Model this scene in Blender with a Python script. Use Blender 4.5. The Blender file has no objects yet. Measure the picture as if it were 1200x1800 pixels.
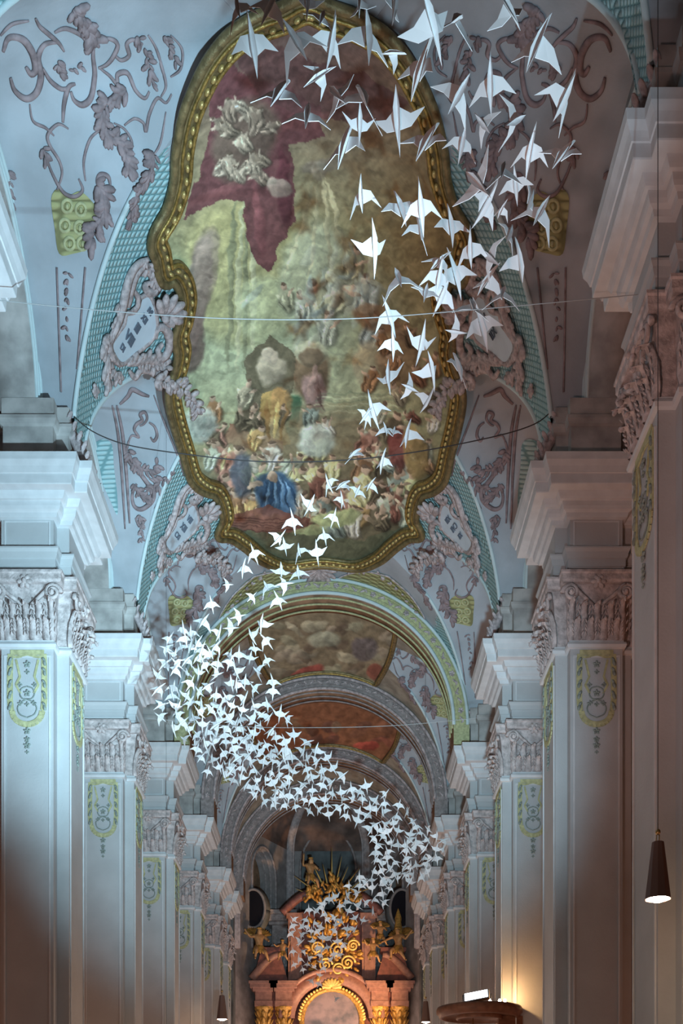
import bpy, bmesh, math, random
import numpy as np
from mathutils import Vector, Matrix, Quaternion
random.seed(7)
C = bpy.context.scene.collection
S = bpy.context.scene
PI = math.pi
# ------------------------------------------------------------ camera, world, lights
F = 1811.0; VX = 592.0; VY = 2070.0; EYE = 1.6
cam_d = bpy.data.cameras.new('camera'); cam = bpy.data.objects.new('camera', cam_d); C.objects.link(cam)
cam.location = (0, 0, EYE); cam.rotation_euler = (PI/2, 0, 0)
cam_d.sensor_fit = 'VERTICAL'; cam_d.sensor_height = 36; cam_d.sensor_width = 24
cam_d.lens = 36*F/1800; cam_d.shift_x = (600-VX)/1800; cam_d.shift_y = (VY-900)/1800
cam_d.clip_end = 300
S.camera = cam
S.view_settings.view_transform = 'Standard'; S.view_settings.look = 'None'
S.view_settings.gamma = 1; S.view_settings.use_curve_mapping = False
S.view_settings.exposure = 0.14
w = bpy.data.worlds.new('world'); S.world = w; w.use_nodes = True
w.node_tree.nodes['Background'].inputs[0].default_value = (0.55, 0.42, 0.38, 1)
w.node_tree.nodes['Background'].inputs[1].default_value = 0.0

def light(kind, name, loc, target, energy, col, **k):
    l = bpy.data.lights.new(name, kind); l.energy = energy; l.color = col
    for a, b in k.items(): setattr(l, a, b)
    o = bpy.data.objects.new(name, l); C.objects.link(o); o.location = loc
    if target is not None:
        o.rotation_euler = (Vector(target)-Vector(loc)).to_track_quat('-Z', 'Y').to_euler()
    return o
COOL = (0.52, 0.82, 1.0); WARM = (1.0, 0.60, 0.36); NEUT = (1.0, 0.72, 0.60)
def R(a): return math.radians(a)
# cool floodlights on the nave floor, aimed up along the vault, then added fills
light('SPOT', 'floodlight_cool', (3.3, 4.5, 1.2), (-5.4, 17.6, 14.8), 17500, COOL, spot_size=R(42), spot_blend=0.7, shadow_soft_size=0.12)
light('SPOT', 'floodlight_nave', (0.6, 3.0, 1.2), (-1.7, 30, 15.0), 24000, (0.54, 0.84, 1.0), spot_size=R(38), spot_blend=1.0, shadow_soft_size=0.25)
light('SPOT', 'bird_fill', (2.9, 5.6, 1.2), (0.75, 10.6, 12.2), 4400, (0.54, 0.83, 1.0), spot_size=R(31), spot_blend=0.6, shadow_soft_size=0.08)  # added spot: lights the birds and leaves the vault behind darker
light('SPOT', 'rosy_fill', (-3.0, 2.0, 1.2), (4.6, 17.5, 13.5), 2000, (1.0, 0.58, 0.50), spot_size=R(40), spot_blend=0.9, shadow_soft_size=0.3)  # added warm spot for rosy right pier faces and a brown right vault
light('AREA', 'choir_fill', (-0.45, 47.3, 6), (-0.45, 50, 18), 160, (1.0, 0.74, 0.62), shape='RECTANGLE', size=6, size_y=1.5)  # added fill to brighten the choir, no lamp stands here
# broad warm bounce of the lit nave floor and the pendant lamps low in it
for k, (yy, e) in enumerate(((9, 55), (19, 85), (29, 150), (39, 230))):
    light('AREA', 'nave_lamp_glow', (-0.45, yy, 2.2), (-0.45, yy+1.5, 20), e, NEUT, shape='RECTANGLE', size=7.5, size_y=8)
for k, (xx, yy) in enumerate(((-0.45, 21), (-0.45, 32), (-0.45, 42))):
    light('POINT', 'nave_lamp_light', (xx, yy, 3.3), None, 90, WARM, shadow_soft_size=0.5)
for sx in (-1, 1):
    light('AREA', 'aisle_glow', (-0.45+sx*8.6, 24, 3.0), (-0.45+sx*8.6, 24, 20), 260, (1.0, 0.40, 0.22), shape='RECTANGLE', size=5, size_y=34)  # broad reddish area light along each aisle, aimed upward
light('SPOT', 'altar_spot', (3.4, 42.5, 6.0), (-0.2, 49.5, 11.5), 3600, (1.0, 0.58, 0.28), spot_size=R(46), spot_blend=0.8, shadow_soft_size=0.3)

# ------------------------------------------------------------ materials
def mat(name, col, rough=0.75, metal=0.0, noise=0.0, nscale=3.0, col2=None, bump=0.0, bscale=30.0, emit=None, es=0, spec=0.3):
    m = bpy.data.materials.new(name); m.use_nodes = True
    nt = m.node_tree; b = nt.nodes['Principled BSDF']
    b.inputs['Base Color'].default_value = (*col, 1); b.inputs['Roughness'].default_value = rough
    b.inputs['Metallic'].default_value = metal; b.inputs['Specular IOR Level'].default_value = spec
    tc = nt.nodes.new('ShaderNodeTexCoord')
    if noise or col2:
        n = nt.nodes.new('ShaderNodeTexNoise'); n.inputs['Scale'].default_value = nscale; n.inputs['Detail'].default_value = 6
        nt.links.new(tc.outputs['Object'], n.inputs['Vector'])
        r = nt.nodes.new('ShaderNodeValToRGB')
        c2 = col2 or tuple(max(0, c*(1-noise)) for c in col)
        r.color_ramp.elements[0].position = 0.35; r.color_ramp.elements[1].position = 0.65
        r.color_ramp.elements[0].color = (*c2, 1); r.color_ramp.elements[1].color = (*col, 1)
        nt.links.new(n.outputs['Fac'], r.inputs['Fac']); nt.links.new(r.outputs['Color'], b.inputs['Base Color'])
    if bump:
        n2 = nt.nodes.new('ShaderNodeTexNoise'); n2.inputs['Scale'].default_value = bscale; n2.inputs['Detail'].default_value = 5
        nt.links.new(tc.outputs['Object'], n2.inputs['Vector'])
        bp = nt.nodes.new('ShaderNodeBump'); bp.inputs['Strength'].default_value = bump; bp.inputs['Distance'].default_value = 0.03
        nt.links.new(n2.outputs['Fac'], bp.inputs['Height']); nt.links.new(bp.outputs['Normal'], b.inputs['Normal'])
    if emit:
        b.inputs['Emission Color'].default_value = (*emit, 1); b.inputs['Emission Strength'].default_value = es
    return m
M = {}
M['plaster'] = mat('white_plaster', (0.50, 0.52, 0.53), noise=0.10, nscale=1.5, bump=0.15, bscale=25)
M['cornice'] = mat('cornice_plaster', (0.66, 0.69, 0.71), noise=0.12, nscale=4)
M['capital'] = mat('rosy_stucco', (0.66, 0.59, 0.58), noise=0.45, nscale=9, bump=0.5, bscale=30)
M['impost'] = mat('impost_plaster', (0.50, 0.48, 0.46), noise=0.4, nscale=2.5)
M['stucco'] = mat('mauve_stucco', (0.36, 0.28, 0.29), noise=0.45, nscale=6)
M['stuccolt'] = mat('pink_white_stucco', (0.62, 0.53, 0.53), noise=0.5, nscale=10, bump=0.5, bscale=25)
M['vault'] = mat('pale_blue_vault', (0.44, 0.48, 0.52), noise=0.22, nscale=1.2, bump=0.15, bscale=14)
M['vaultfar'] = mat('grey_ochre_vault', (0.40, 0.36, 0.29), noise=0.4, nscale=2.5, bump=0.5, bscale=10)
M['trim'] = mat('pale_turquoise_trim', (0.60, 0.72, 0.74), noise=0.1)
M['yellow'] = mat('yellow_green_stucco', (0.56, 0.56, 0.31), noise=0.3, nscale=14)
M['green'] = mat('grey_green_stucco', (0.30, 0.36, 0.33), noise=0.3, nscale=10)
M['gold'] = mat('gilding', (0.50, 0.35, 0.11), rough=0.42, metal=0.6, noise=0.55, nscale=12, bump=0.4, bscale=25)
M['goldlt'] = mat('bright_gilding', (0.66, 0.50, 0.20), rough=0.4, metal=0.5)
M['bronze'] = mat('dull_gilding', (0.30, 0.23, 0.11), rough=0.5, metal=0.4, noise=0.5, nscale=8, bump=0.4, bscale=22)
M['aisle'] = mat('dark_red_wall', (0.20, 0.085, 0.05), noise=0.6, nscale=0.7, bump=0.3, bscale=6)
M['aislevault'] = mat('aisle_vault', (0.30, 0.28, 0.26), noise=0.5, nscale=1.3)
M['soffit'] = mat('ochre_soffit', (0.34, 0.20, 0.12), noise=0.5, nscale=3, bump=0.4, bscale=12)
M['floor'] = mat('stone_floor', (0.28, 0.23, 0.20), noise=0.3, nscale=1)
M['shield'] = mat('pale_blue_shield', (0.62, 0.72, 0.80), noise=0.1)
M['letter'] = mat('dark_letter', (0.13, 0.15, 0.19))
M['paper'] = mat('white_paper', (0.90, 0.90, 0.91), rough=0.85, spec=0.1)
M['altargold'] = mat('altar_gilding', (0.80, 0.46, 0.12), rough=0.45, metal=0.25, noise=0.6, nscale=9)
M['altargoldlt'] = mat('altar_bright_gilding', (0.95, 0.68, 0.22), rough=0.4, metal=0.2)
M['marble'] = mat('red_marble', (0.30, 0.12, 0.10), rough=0.35, noise=0.55, nscale=5, col2=(0.17, 0.08, 0.07))
M['marblelt'] = mat('salmon_marble', (0.46, 0.25, 0.20), rough=0.4, noise=0.5, nscale=6, col2=(0.32, 0.17, 0.14))
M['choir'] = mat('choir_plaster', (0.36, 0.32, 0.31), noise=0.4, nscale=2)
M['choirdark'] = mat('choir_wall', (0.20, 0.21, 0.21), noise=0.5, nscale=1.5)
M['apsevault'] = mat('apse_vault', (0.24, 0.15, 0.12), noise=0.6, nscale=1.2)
M['apserib'] = mat('apse_rib', (0.55, 0.47, 0.46), noise=0.35, nscale=7)
M['rib'] = mat('rib_plaster', (0.42, 0.36, 0.35), noise=0.4, nscale=7)
M['glass'] = mat('dark_glass', (0.015, 0.015, 0.02), rough=0.15)
M['wood'] = mat('brown_wood', (0.22, 0.10, 0.06), rough=0.45, noise=0.4, nscale=6)
M['shade'] = mat('brown_lampshade', (0.20, 0.13, 0.11), rough=0.6, metal=0.2)
M['brass'] = mat('brass', (0.50, 0.34, 0.14), rough=0.35, metal=0.8)
M['cable'] = mat('dark_cable', (0.06, 0.055, 0.055))
M['wire'] = mat('pale_wire', (0.40, 0.41, 0.41))
M['black'] = mat('black_metal', (0.03, 0.03, 0.035), rough=0.5)
M['bulb'] = mat('warm_bulb', (1, 1, 1), emit=(1.0, 0.86, 0.66), es=40)
M['led'] = mat('white_lamp_panel', (1, 1, 1), emit=(0.95, 0.98, 1.0), es=8)
M['flesh'] = mat('gilded_figure', (0.58, 0.33, 0.15), rough=0.5, metal=0.2, noise=0.4, nscale=9)

def lattice(name, ca, cb, sc, base_noise=0.2):
    m = bpy.data.materials.new(name); m.use_nodes = True; nt = m.node_tree; b = nt.nodes['Principled BSDF']
    b.inputs['Roughness'].default_value = 0.75; b.inputs['Specular IOR Level'].default_value = 0.2
    tc = nt.nodes.new('ShaderNodeTexCoord'); sep = nt.nodes.new('ShaderNodeSeparateXYZ'); nt.links.new(tc.outputs['Object'], sep.inputs[0])
    def mth(op, a, bb):
        n = nt.nodes.new('ShaderNodeMath'); n.operation = op
        for i, v in enumerate((a, bb)):
            if v is None: continue
            if isinstance(v, (int, float)): n.inputs[i].default_value = v
            else: nt.links.new(v, n.inputs[i])
        return n.outputs[0]
    u = mth('ADD', mth('MULTIPLY', sep.outputs['Y'], sc), mth('MULTIPLY', sep.outputs['Z'], sc))
    v = mth('SUBTRACT', mth('MULTIPLY', sep.outputs['Y'], sc), mth('MULTIPLY', sep.outputs['Z'], sc))
    p = mth('MULTIPLY', mth('SINE', u, None), mth('SINE', v, None))
    h = mth('ABSOLUTE', p, None)
    r = nt.nodes.new('ShaderNodeValToRGB'); r.color_ramp.elements[0].position = 0.12; r.color_ramp.elements[1].position = 0.45
    r.color_ramp.elements[0].color = (*cb, 1); r.color_ramp.elements[1].color = (*ca, 1)
    nt.links.new(h, r.inputs['Fac']); nt.links.new(r.outputs['Color'], b.inputs['Base Color'])
    bp = nt.nodes.new('ShaderNodeBump'); bp.inputs['Strength'].default_value = 0.6; bp.inputs['Distance'].default_value = 0.05
    nt.links.new(h, bp.inputs['Height']); nt.links.new(bp.outputs['Normal'], b.inputs['Normal'])
    return m
M['turq'] = lattice('turquoise_lattice', (0.42, 0.62, 0.64), (0.18, 0.34, 0.36), 24)
M['ylat'] = lattice('yellow_lattice', (0.42, 0.41, 0.20), (0.22, 0.21, 0.10), 18)

def vcol_mat(name, rough=0.8, bump=0.0):
    m = bpy.data.materials.new(name); m.use_nodes = True; nt = m.node_tree; b = nt.nodes['Principled BSDF']
    a = nt.nodes.new('ShaderNodeAttribute'); a.attribute_name = 'Col'
    nt.links.new(a.outputs['Color'], b.inputs['Base Color']); b.inputs['Roughness'].default_value = rough
    b.inputs['Specular IOR Level'].default_value = 0.15
    return m
M['fresco'] = vcol_mat('fresco_paint')

# ------------------------------------------------------------ mesh builder
class MB:
    def __init__(s): s.v = []; s.f = []; s.sm = []
    def add(s, vs, fs, smooth=False):
        o = len(s.v); s.v.extend([tuple(v) for v in vs]); s.f.extend([tuple(i+o for i in f) for f in fs]); s.sm.extend([smooth]*len(fs))
    def box(s, x0, x1, y0, y1, z0, z1):
        s.add([(x0,y0,z0),(x1,y0,z0),(x1,y1,z0),(x0,y1,z0),(x0,y0,z1),(x1,y0,z1),(x1,y1,z1),(x0,y1,z1)],
              [(3,2,1,0),(4,5,6,7),(0,1,5,4),(1,2,6,5),(2,3,7,6),(3,0,4,7)])
    def tube(s, pts, r, n=6, flat=1.0, nrm=None, closed=False):
        pts = [Vector(p) for p in pts]; k = len(pts)
        if k < 2: return
        rr = r if hasattr(r, '__len__') else [r]*k
        rings = []
        up = None
        for i, p in enumerate(pts):
            a = pts[(i-1) % k] if (closed or i > 0) else p; b = pts[(i+1) % k] if (closed or i < k-1) else p
            t = (b-a)
            if t.length < 1e-9: t = Vector((0,0,1))
            t.normalize()
            if nrm is not None: u = Vector(nrm[i]) if not isinstance(nrm, Vector) else nrm
            else: u = up if up is not None else (Vector((0,0,1)) if abs(t.z) < .9 else Vector((1,0,0)))
            u = (u - t*u.dot(t))
            if u.length < 1e-6: u = t.orthogonal()
            u.normalize(); up = u
            wv = t.cross(u)
            rings.append([p + wv*math.cos(2*PI*j/n)*rr[i] + u*math.sin(2*PI*j/n)*rr[i]*flat for j in range(n)])
        vs = [v for rg in rings for v in rg]; fs = []
        m = k if closed else k-1
        for i in range(m):
            for j in range(n):
                a = i*n+j; b = i*n+(j+1) % n; c = ((i+1) % k)*n+(j+1) % n; d = ((i+1) % k)*n+j
                fs.append((a, b, c, d))
        if not closed:
            fs.append(tuple(range(n))[::-1]); fs.append(tuple((k-1)*n+j for j in range(n)))
        s.add(vs, fs, True)
    def ell(s, c, ax, ay, az, nu=8, nv=5):     # ellipsoid from three half-axis vectors
        c = Vector(c); vs = []; fs = []
        for i in range(1, nv):
            ph = PI*i/nv
            for j in range(nu):
                th = 2*PI*j/nu
                vs.append(c+ax*(math.sin(ph)*math.cos(th))+ay*(math.sin(ph)*math.sin(th))+az*math.cos(ph))
        top = len(vs); vs.append(c+az); bot = len(vs); vs.append(c-az)
        for i in range(nv-2):
            for j in range(nu):
                fs.append((i*nu+j, i*nu+(j+1) % nu, (i+1)*nu+(j+1) % nu, (i+1)*nu+j))
        for j in range(nu):
            fs.append((top, (j+1) % nu, j)); fs.append((bot, (nv-2)*nu+j, (nv-2)*nu+(j+1) % nu))
        s.add(vs, fs, True)
    def lobe(s, a, b, w, nrm, h=0.4, nu=6, nv=5):   # a leaf-like bulge from a to b
        a = Vector(a); b = Vector(b); n = Vector(nrm).normalized(); az = (b-a)/2
        if az.length < 1e-6: return
        side = az.normalized().cross(n)
        if side.length < 1e-6: side = n.orthogonal()
        side.normalize(); s.ell((a+b)/2, side*w, n*w*h, az, nu, nv)
    def lathe(s, prof, c=(0,0,0), n=24, smooth=True):
        vs = []; fs = []; k = len(prof)
        for i in range(n):
            t = 2*PI*i/n
            for (r, z) in prof: vs.append((c[0]+r*math.cos(t), c[1]+r*math.sin(t), c[2]+z))
        for i in range(n):
            for j in range(k-1):
                a = i*k+j; b = ((i+1) % n)*k+j
                fs.append((a, b, b+1, a+1))
        s.add(vs, fs, smooth)
    def loft(s, loops, cap=True, smooth=False):
        n = len(loops[0]); vs = [p for l in loops for p in l]; fs = []
        for i in range(len(loops)-1):
            for j in range(n):
                fs.append((i*n+j, i*n+(j+1) % n, (i+1)*n+(j+1) % n, (i+1)*n+j))
        s.add(vs, fs, smooth)
        if cap:
            s.add(loops[0], [tuple(range(n))[::-1]]); s.add(loops[-1], [tuple(range(n))])
    def mesh(s, name, m, mirror=False):
        me = bpy.data.meshes.new(name)
        vs = [(-2*0.45-v[0], v[1], v[2]) for v in s.v] if mirror else s.v
        fs = [f[::-1] for f in s.f] if mirror else s.f
        me.from_pydata(vs, [], fs)
        me.polygons.foreach_set('use_smooth', s.sm)
        for mm in (m if isinstance(m, (list, tuple)) else [m]): me.materials.append(mm)
        me.update(); return me
    def build(s, name, m, parent=None, mirror=False):
        return link(name, s.mesh(name, m, mirror), parent)
def link(name, me, parent=None, loc=None):
    o = bpy.data.objects.new(name, me); C.objects.link(o)
    if parent is not None: o.parent = parent
    if loc is not None: o.location = loc
    return o
def empty(name, loc=(0,0,0)):
    o = bpy.data.objects.new(name, None); C.objects.link(o); o.location = loc; o.empty_display_size = 0.2; return o
def tag(o, label=None, cat=None, group=None, kind=None):
    if label: o['label'] = label
    if cat: o['category'] = cat
    if group: o['group'] = group
    if kind: o['kind'] = kind
    return o
def struct(o): o['kind'] = 'structure'; return o
def copy_tree(o, parent=None):
    c = o.copy(); C.objects.link(c)
    if parent is not None: c.parent = parent
    for ch in list(o.children): copy_tree(ch, c)
    return c
def U(x, y, d): return Vector(((x-VX)/F*d, d, EYE+(VY-y)/F*d))
ORD = ['first','second','third','fourth','fifth','sixth','seventh','eighth','ninth','tenth','eleventh','twelfth']

# ------------------------------------------------------------ the vault as a surface
AX = -0.45; RB = 4.4; ZS = 15.1; HB = 2.6; ZL = 15.5
PY = [13.3, 19.3, 25.3, 31.3, 37.3, 43.3]
BAYS = [(7.3, 13.3), (13.3, 19.3), (19.3, 25.3), (25.3, 31.3), (31.3, 37.3), (37.3, 43.3)]
def zb(x):
    q = RB*RB-(x-AX)**2
    return ZS+math.sqrt(q) if q > 0 else -1e3
def rise(ax): return 3.9-0.38*(min(max(ax, 2.4), 5.05)-2.4)
def sides(c): return 3.0 if abs(c-16.3) < .1 else HB
def lf(t, c=0):
    if t < 0 and abs(c-16.3) < .1: return math.sqrt(max(0.0, 1-abs(t)**2.4))
    return math.sqrt(max(0.0, 1-abs(t)**1.15))
def zl(x, y):
    for a, b in BAYS:
        if a <= y <= b:
            c = (a+b)/2; t = (y-c)/(HB if y > c else sides(c))
            if abs(t) >= 1: return -1e3
            return ZL+rise(abs(x-AX))*lf(t, c)
    return -1e3
def Hh(x, y): return max(zb(x), zl(x, y))
def nrm_at(x, y, f=Hh):
    e = 0.02; a = f(x+e, y)-f(x-e, y); b = f(x, y+e)-f(x, y-e)
    if abs(a) > 5 or abs(b) > 5: return Vector((0,0,-1))
    return -Vector((-a/(2*e), -b/(2*e), 1)).normalized()
def hit(px, py, f=Hh, d0=5.0, d1=60.0):
    u = (px-VX)/F; v = (VY-py)/F
    g = lambda d: EYE+v*d-f(u*d, d)
    d = d0; prev = d0
    while d < d1:
        if g(d) > 0 and f(u*d, d) > 0:
            lo, hi = prev, d
            for _ in range(24):
                m = (lo+hi)/2
                if g(m) > 0: hi = m
                else: lo = m
            p = Vector((u*hi, hi, EYE+v*hi))
            return p, nrm_at(p.x, p.y, f)
        prev = d; d += 0.05
    return None
fb = lambda x, y: zb(x)
def cat(pts, n=6, closed=False):
    out = []; k = len(pts)
    if k == 2: return [tuple(pts[0][i]+(pts[1][i]-pts[0][i])*j/n for i in range(len(pts[0]))) for j in range(n+1)]
    rng = range(k if closed else k-1)
    for i in rng:
        if closed: p0, p1, p2, p3 = pts[(i-1) % k], pts[i], pts[(i+1) % k], pts[(i+2) % k]
        else: p0, p1, p2, p3 = pts[max(i-1, 0)], pts[i], pts[i+1], pts[min(i+2, k-1)]
        for j in range(n):
            t = j/n
            out.append(tuple(0.5*(2*b+(c-a)*t+(2*a-5*b+4*c-d)*t*t+(3*b-a-3*c+d)*t**3) for a, b, c, d in zip(p0, p1, p2, p3)))
    if not closed: out.append(tuple(pts[-1]))
    return out
def surf_curve(pts, f=Hh, n=6, off=0.02, closed=False):
    P = []; N = []
    for (x, y) in cat(pts, n, closed):
        h = hit(x, y, f)
        if h is None: continue
        P.append(h[0]+h[1]*off); N.append(h[1])
    return P, N
def runs(P, N, gap=0.9):
    out = []; cur = [0]
    for i in range(1, len(P)):
        if (P[i]-P[i-1]).length > gap:
            out.append(cur); cur = [i]
        else: cur.append(i)
    out.append(cur)
    return [([P[i] for i in c], [N[i] for i in c]) for c in out if len(c) > 1]

# ------------------------------------------------------------ the setting
mb = MB(); mb.box(-14, 13, -3, 56, -0.2, 0); struct(mb.build('floor', M['floor']))
mb = MB(); mb.box(AX-12.3, AX-12, -3, 48, 0, 21); struct(mb.build('wall_left', M['aisle']))
mb = MB(); mb.box(AX+12, AX+12.3, -3, 48, 0, 21); struct(mb.build('wall_right', M['aisle']))
mb = MB(); mb.box(AX-12.3, AX+12.3, -3.3, -3, 0, 21); struct(mb.build('wall_back', M['plaster']))
# end walls of the aisles
mb = MB()
mb.box(AX-12, AX-5.4, 47.2, 47.5, 0, 21); mb.box(AX+5.4, AX+12, 47.2, 47.5, 0, 21); struct(mb.build('wall_front', M['aisle']))

def groin_x(y):
    if zl(AX+2.0, y) < 0: return RB
    if zl(AX+0.01, y) >= zb(AX): return 0.01
    lo, hi = 0.0, RB-1e-6
    for _ in range(40):
        m = (lo+hi)/2
        if zb(AX+m) > zl(AX+m, y): lo = m
        else: hi = m
    return lo
def barrel_mesh(y0, y1, step):
    ys = []
    y = y0
    while y < y1-1e-6: ys.append(y); y += step
    ys.append(y1)
    n = 72; vs = []; fs = []
    for y in ys:
        g = math.asin(min(1, groin_x(y)/RB))
        for j in range(n+1):
            t = -g+2*g*j/n
            vs.append((AX+RB*math.sin(t), y, ZS+RB*math.cos(t)))
    for i in range(len(ys)-1):
        for j in range(n): fs.append((i*(n+1)+j, i*(n+1)+j+1, (i+1)*(n+1)+j+1, (i+1)*(n+1)+j))
    m = MB(); m.add(vs, fs, True); return m
def assign(me, fn):
    for p in me.polygons: p.material_index = fn(p.center)
b1 = barrel_mesh(7.3, 31.3, 0.075).mesh('ceiling', [M['vault'], M['turq']])
def bmatf(c):
    th = abs(math.degrees(math.atan2(c.x-AX, c.z-ZS)))
    return 1 if (c.y < 28.3 and th > 33) or th > 50 else 0
assign(b1, bmatf); struct(link('ceiling', b1))
b2 = barrel_mesh(31.3, 47.3, 0.1).build('ceiling', M['vaultfar']); struct(b2)
for sx in (-1, 1):
    m = MB()
    for (a, b) in BAYS:
        c = (a+b)/2; n = 56; k = 22; vs = []; fs = []
        for i in range(n+1):
            ph = -PI/2+PI*i/n
            t = math.sin(ph)*0.9999; y = c+(HB if t > 0 else sides(c))*t; gx = groin_x(y)
            for j in range(k+1):
                x = gx+(5.5-gx)*j/k
                vs.append((AX+sx*x, y, ZL+rise(x)*lf(t, c)))
        for i in range(n):
            for j in range(k): fs.append((i*(k+1)+j, i*(k+1)+j+1, (i+1)*(k+1)+j+1, (i+1)*(k+1)+j))
        m.add(vs, fs, True)
    struct(m.build('ceiling', M['vault']))
    m = MB()       # aisle vaults beyond the arcade
    for (a, b) in BAYS:
        c = (a+b)/2; n = 30; k = 2; vs = []; fs = []
        for i in range(n+1):
            t = -1+2*i/n; y = c+3.0*t
            for j in range(k+1):
                x = 5.5+6.6*j/k
                vs.append((AX+sx*x, y, 15.2+2.9*math.sqrt(max(0, 1-t*t))))
        for i in range(n):
            for j in range(k): fs.append((i*(k+1)+j, i*(k+1)+j+1, (i+1)*(k+1)+j+1, (i+1)*(k+1)+j))
        m.add(vs, fs, True)
    m.box(AX+sx*5.5-0.01, AX+sx*12, 43.3, 47.4, 18.0, 18.2) if sx > 0 else m.box(AX-12, AX-5.5, 43.3, 47.4, 18.0, 18.2)
    struct(m.build('ceiling', M['aislevault']))
m = MB(); m.box(AX-5.6, AX+5.6, -3, 7.3, 19.6, 19.8); m.box(AX-12, AX-5.5, -3, 7.3, 18.2, 18.4); m.box(AX+5.5, AX+12, -3, 7.3, 18.2, 18.4)
struct(m.build('ceiling', M['vault']))
# white edge along the groins
for sx in (-1, 1):
    m = MB()
    for (a, b) in BAYS:
        c = (a+b)/2; P = []; N = []
        for i in range(61):
            t = math.sin(-PI/2+PI*i/60)*0.9995; y = c+(HB if t > 0 else sides(c))*t; gx = groin_x(y)
            if gx < 2.8: continue
            P.append(Vector((AX+sx*gx, y, ZL+rise(gx)*lf(t, c)-0.01))); N.append(Vector((0, 0, -1)))
        h1 = [p for p in P if p.y < c]; h2 = [p for p in P if p.y >= c]
        m.tube(h1, 0.05, 6, 0.8); m.tube(h2, 0.05, 6, 0.8)
    struct(m.build('trim_%d' % (1 if sx < 0 else 2), M['trim']))
# arcade arches: moulded rings between the piers
def arch_ring(m, x0, x1, c, hi, ri, ho, ro, zc, n=40, half=PI/2):
    vs = []; fs = []
    for i in range(n+1):
        a = -half+2*half*i/n; s_, c_ = math.sin(a), math.cos(a)
        vs += [(x0, c+hi*s_, zc+ri*c_), (x1, c+hi*s_, zc+ri*c_), (x1, c+ho*s_, zc+ro*c_), (x0, c+ho*s_, zc+ro*c_)]
    for i in range(n):
        for j in range(4):
            a = i*4+j; b = i*4+(j+1) % 4; fs.append((a, b, b+4, a+4))
    m.add(vs, fs, True)
SIDE = {-1: 'left', 1: 'right'}
k_ = 0
for sx in (-1, 1):
    proto = None
    for bi, (a, b) in enumerate(BAYS):
        c = (a+b)/2
        if bi == 0 : continue
        r = empty('arcade_arch', (AX+sx*5.3, c, 15.4))
        if proto is None:
            m = MB(); arch_ring(m, min(-sx*0.32, sx*0.55)+0.0, max(-sx*0.32, sx*0.55), 0, 2.25, 2.40, 3.05, 3.2, 0)
            proto = [link('archivolt', m.mesh('archivolt', M['impost']), r)]
            for (rad, dz) in ((2.28, 0), (2.42, 0), (2.60, 0)):
                m2 = MB()
                pts = [((-0.34)*sx*1.0*(1), (rad)*math.sin(t), (rad+0.15)*math.cos(t)) for t in [(-PI/2+PI*i/40) for i in range(41)]]
                m2.tube(pts, 0.035, 5); proto.append(link('moulding', m2.mesh('moulding', M['trim']), r))
            if sx < 0:
                for o in proto[1:]: o.location.x = 0.0
        else:
            for o in proto:
                q = o.copy(); C.objects.link(q); q.parent = r
        for o in r.children:
            if o.name.startswith('moulding'):
                o.location.x = 0.68 if False else 0
        tag(r, '%s arcade arch from the front on the %s, pale moulded round arch between two piers' % (ORD[bi-1], SIDE[sx]), 'arch', 'arches along the sides of the nave')
# ------------------------------------------------------------ piers
A_, B_, C_, E_ = .47, .78, .69, .55
def cross(o, z):
    a, b, c, e = A_+o, B_+o, C_+o, E_+o
    return [(a,-b,z),(a,-e,z),(c,-e,z),(c,e,z),(a,e,z),(a,b,z),(-a,b,z),(-a,e,z),(-c,e,z),(-c,-e,z),(-a,-e,z),(-a,-b,z)]
def prof_loft(m, prof): m.loft([cross(o, z) for (z, o) in prof])
shaft = MB(); prof_loft(shaft, [(0, .22), (.5, .22), (.52, .16), (.8, .14), (.85, .05), (1.0, 0), (11.12, 0)])
shaft_me = shaft.mesh('shaft', M['plaster'])
panel = MB()      # raised edge fillets framing each shaft face
for (x0, x1, y) in ((-A_+.05, A_-.05, -B_),):
    for xx in (x0, x1-.03): panel.box(xx, xx+.03, y-.022, y+.01, 1.3, 10.95)
    panel.box(x0, x1, y-.022, y+.01, 10.95, 10.98)
for s_ in (-1, 1):
    for yy in (-E_+.06, E_-.09):
        xa, xb = sorted((s_*(C_+.022), s_*(C_-.01))); panel.box(xa, xb, yy, yy+.03, 1.3, 10.95)
panel_me = panel.mesh('panel_fillet', M['cornice'])
astr = MB(); prof_loft(astr, [(11.10, 0), (11.11, .05), (11.16, .065), (11.20, .05), (11.21, .02), (11.25, .02)]); astr_me = astr.mesh('astragal', M['cornice'])
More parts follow.
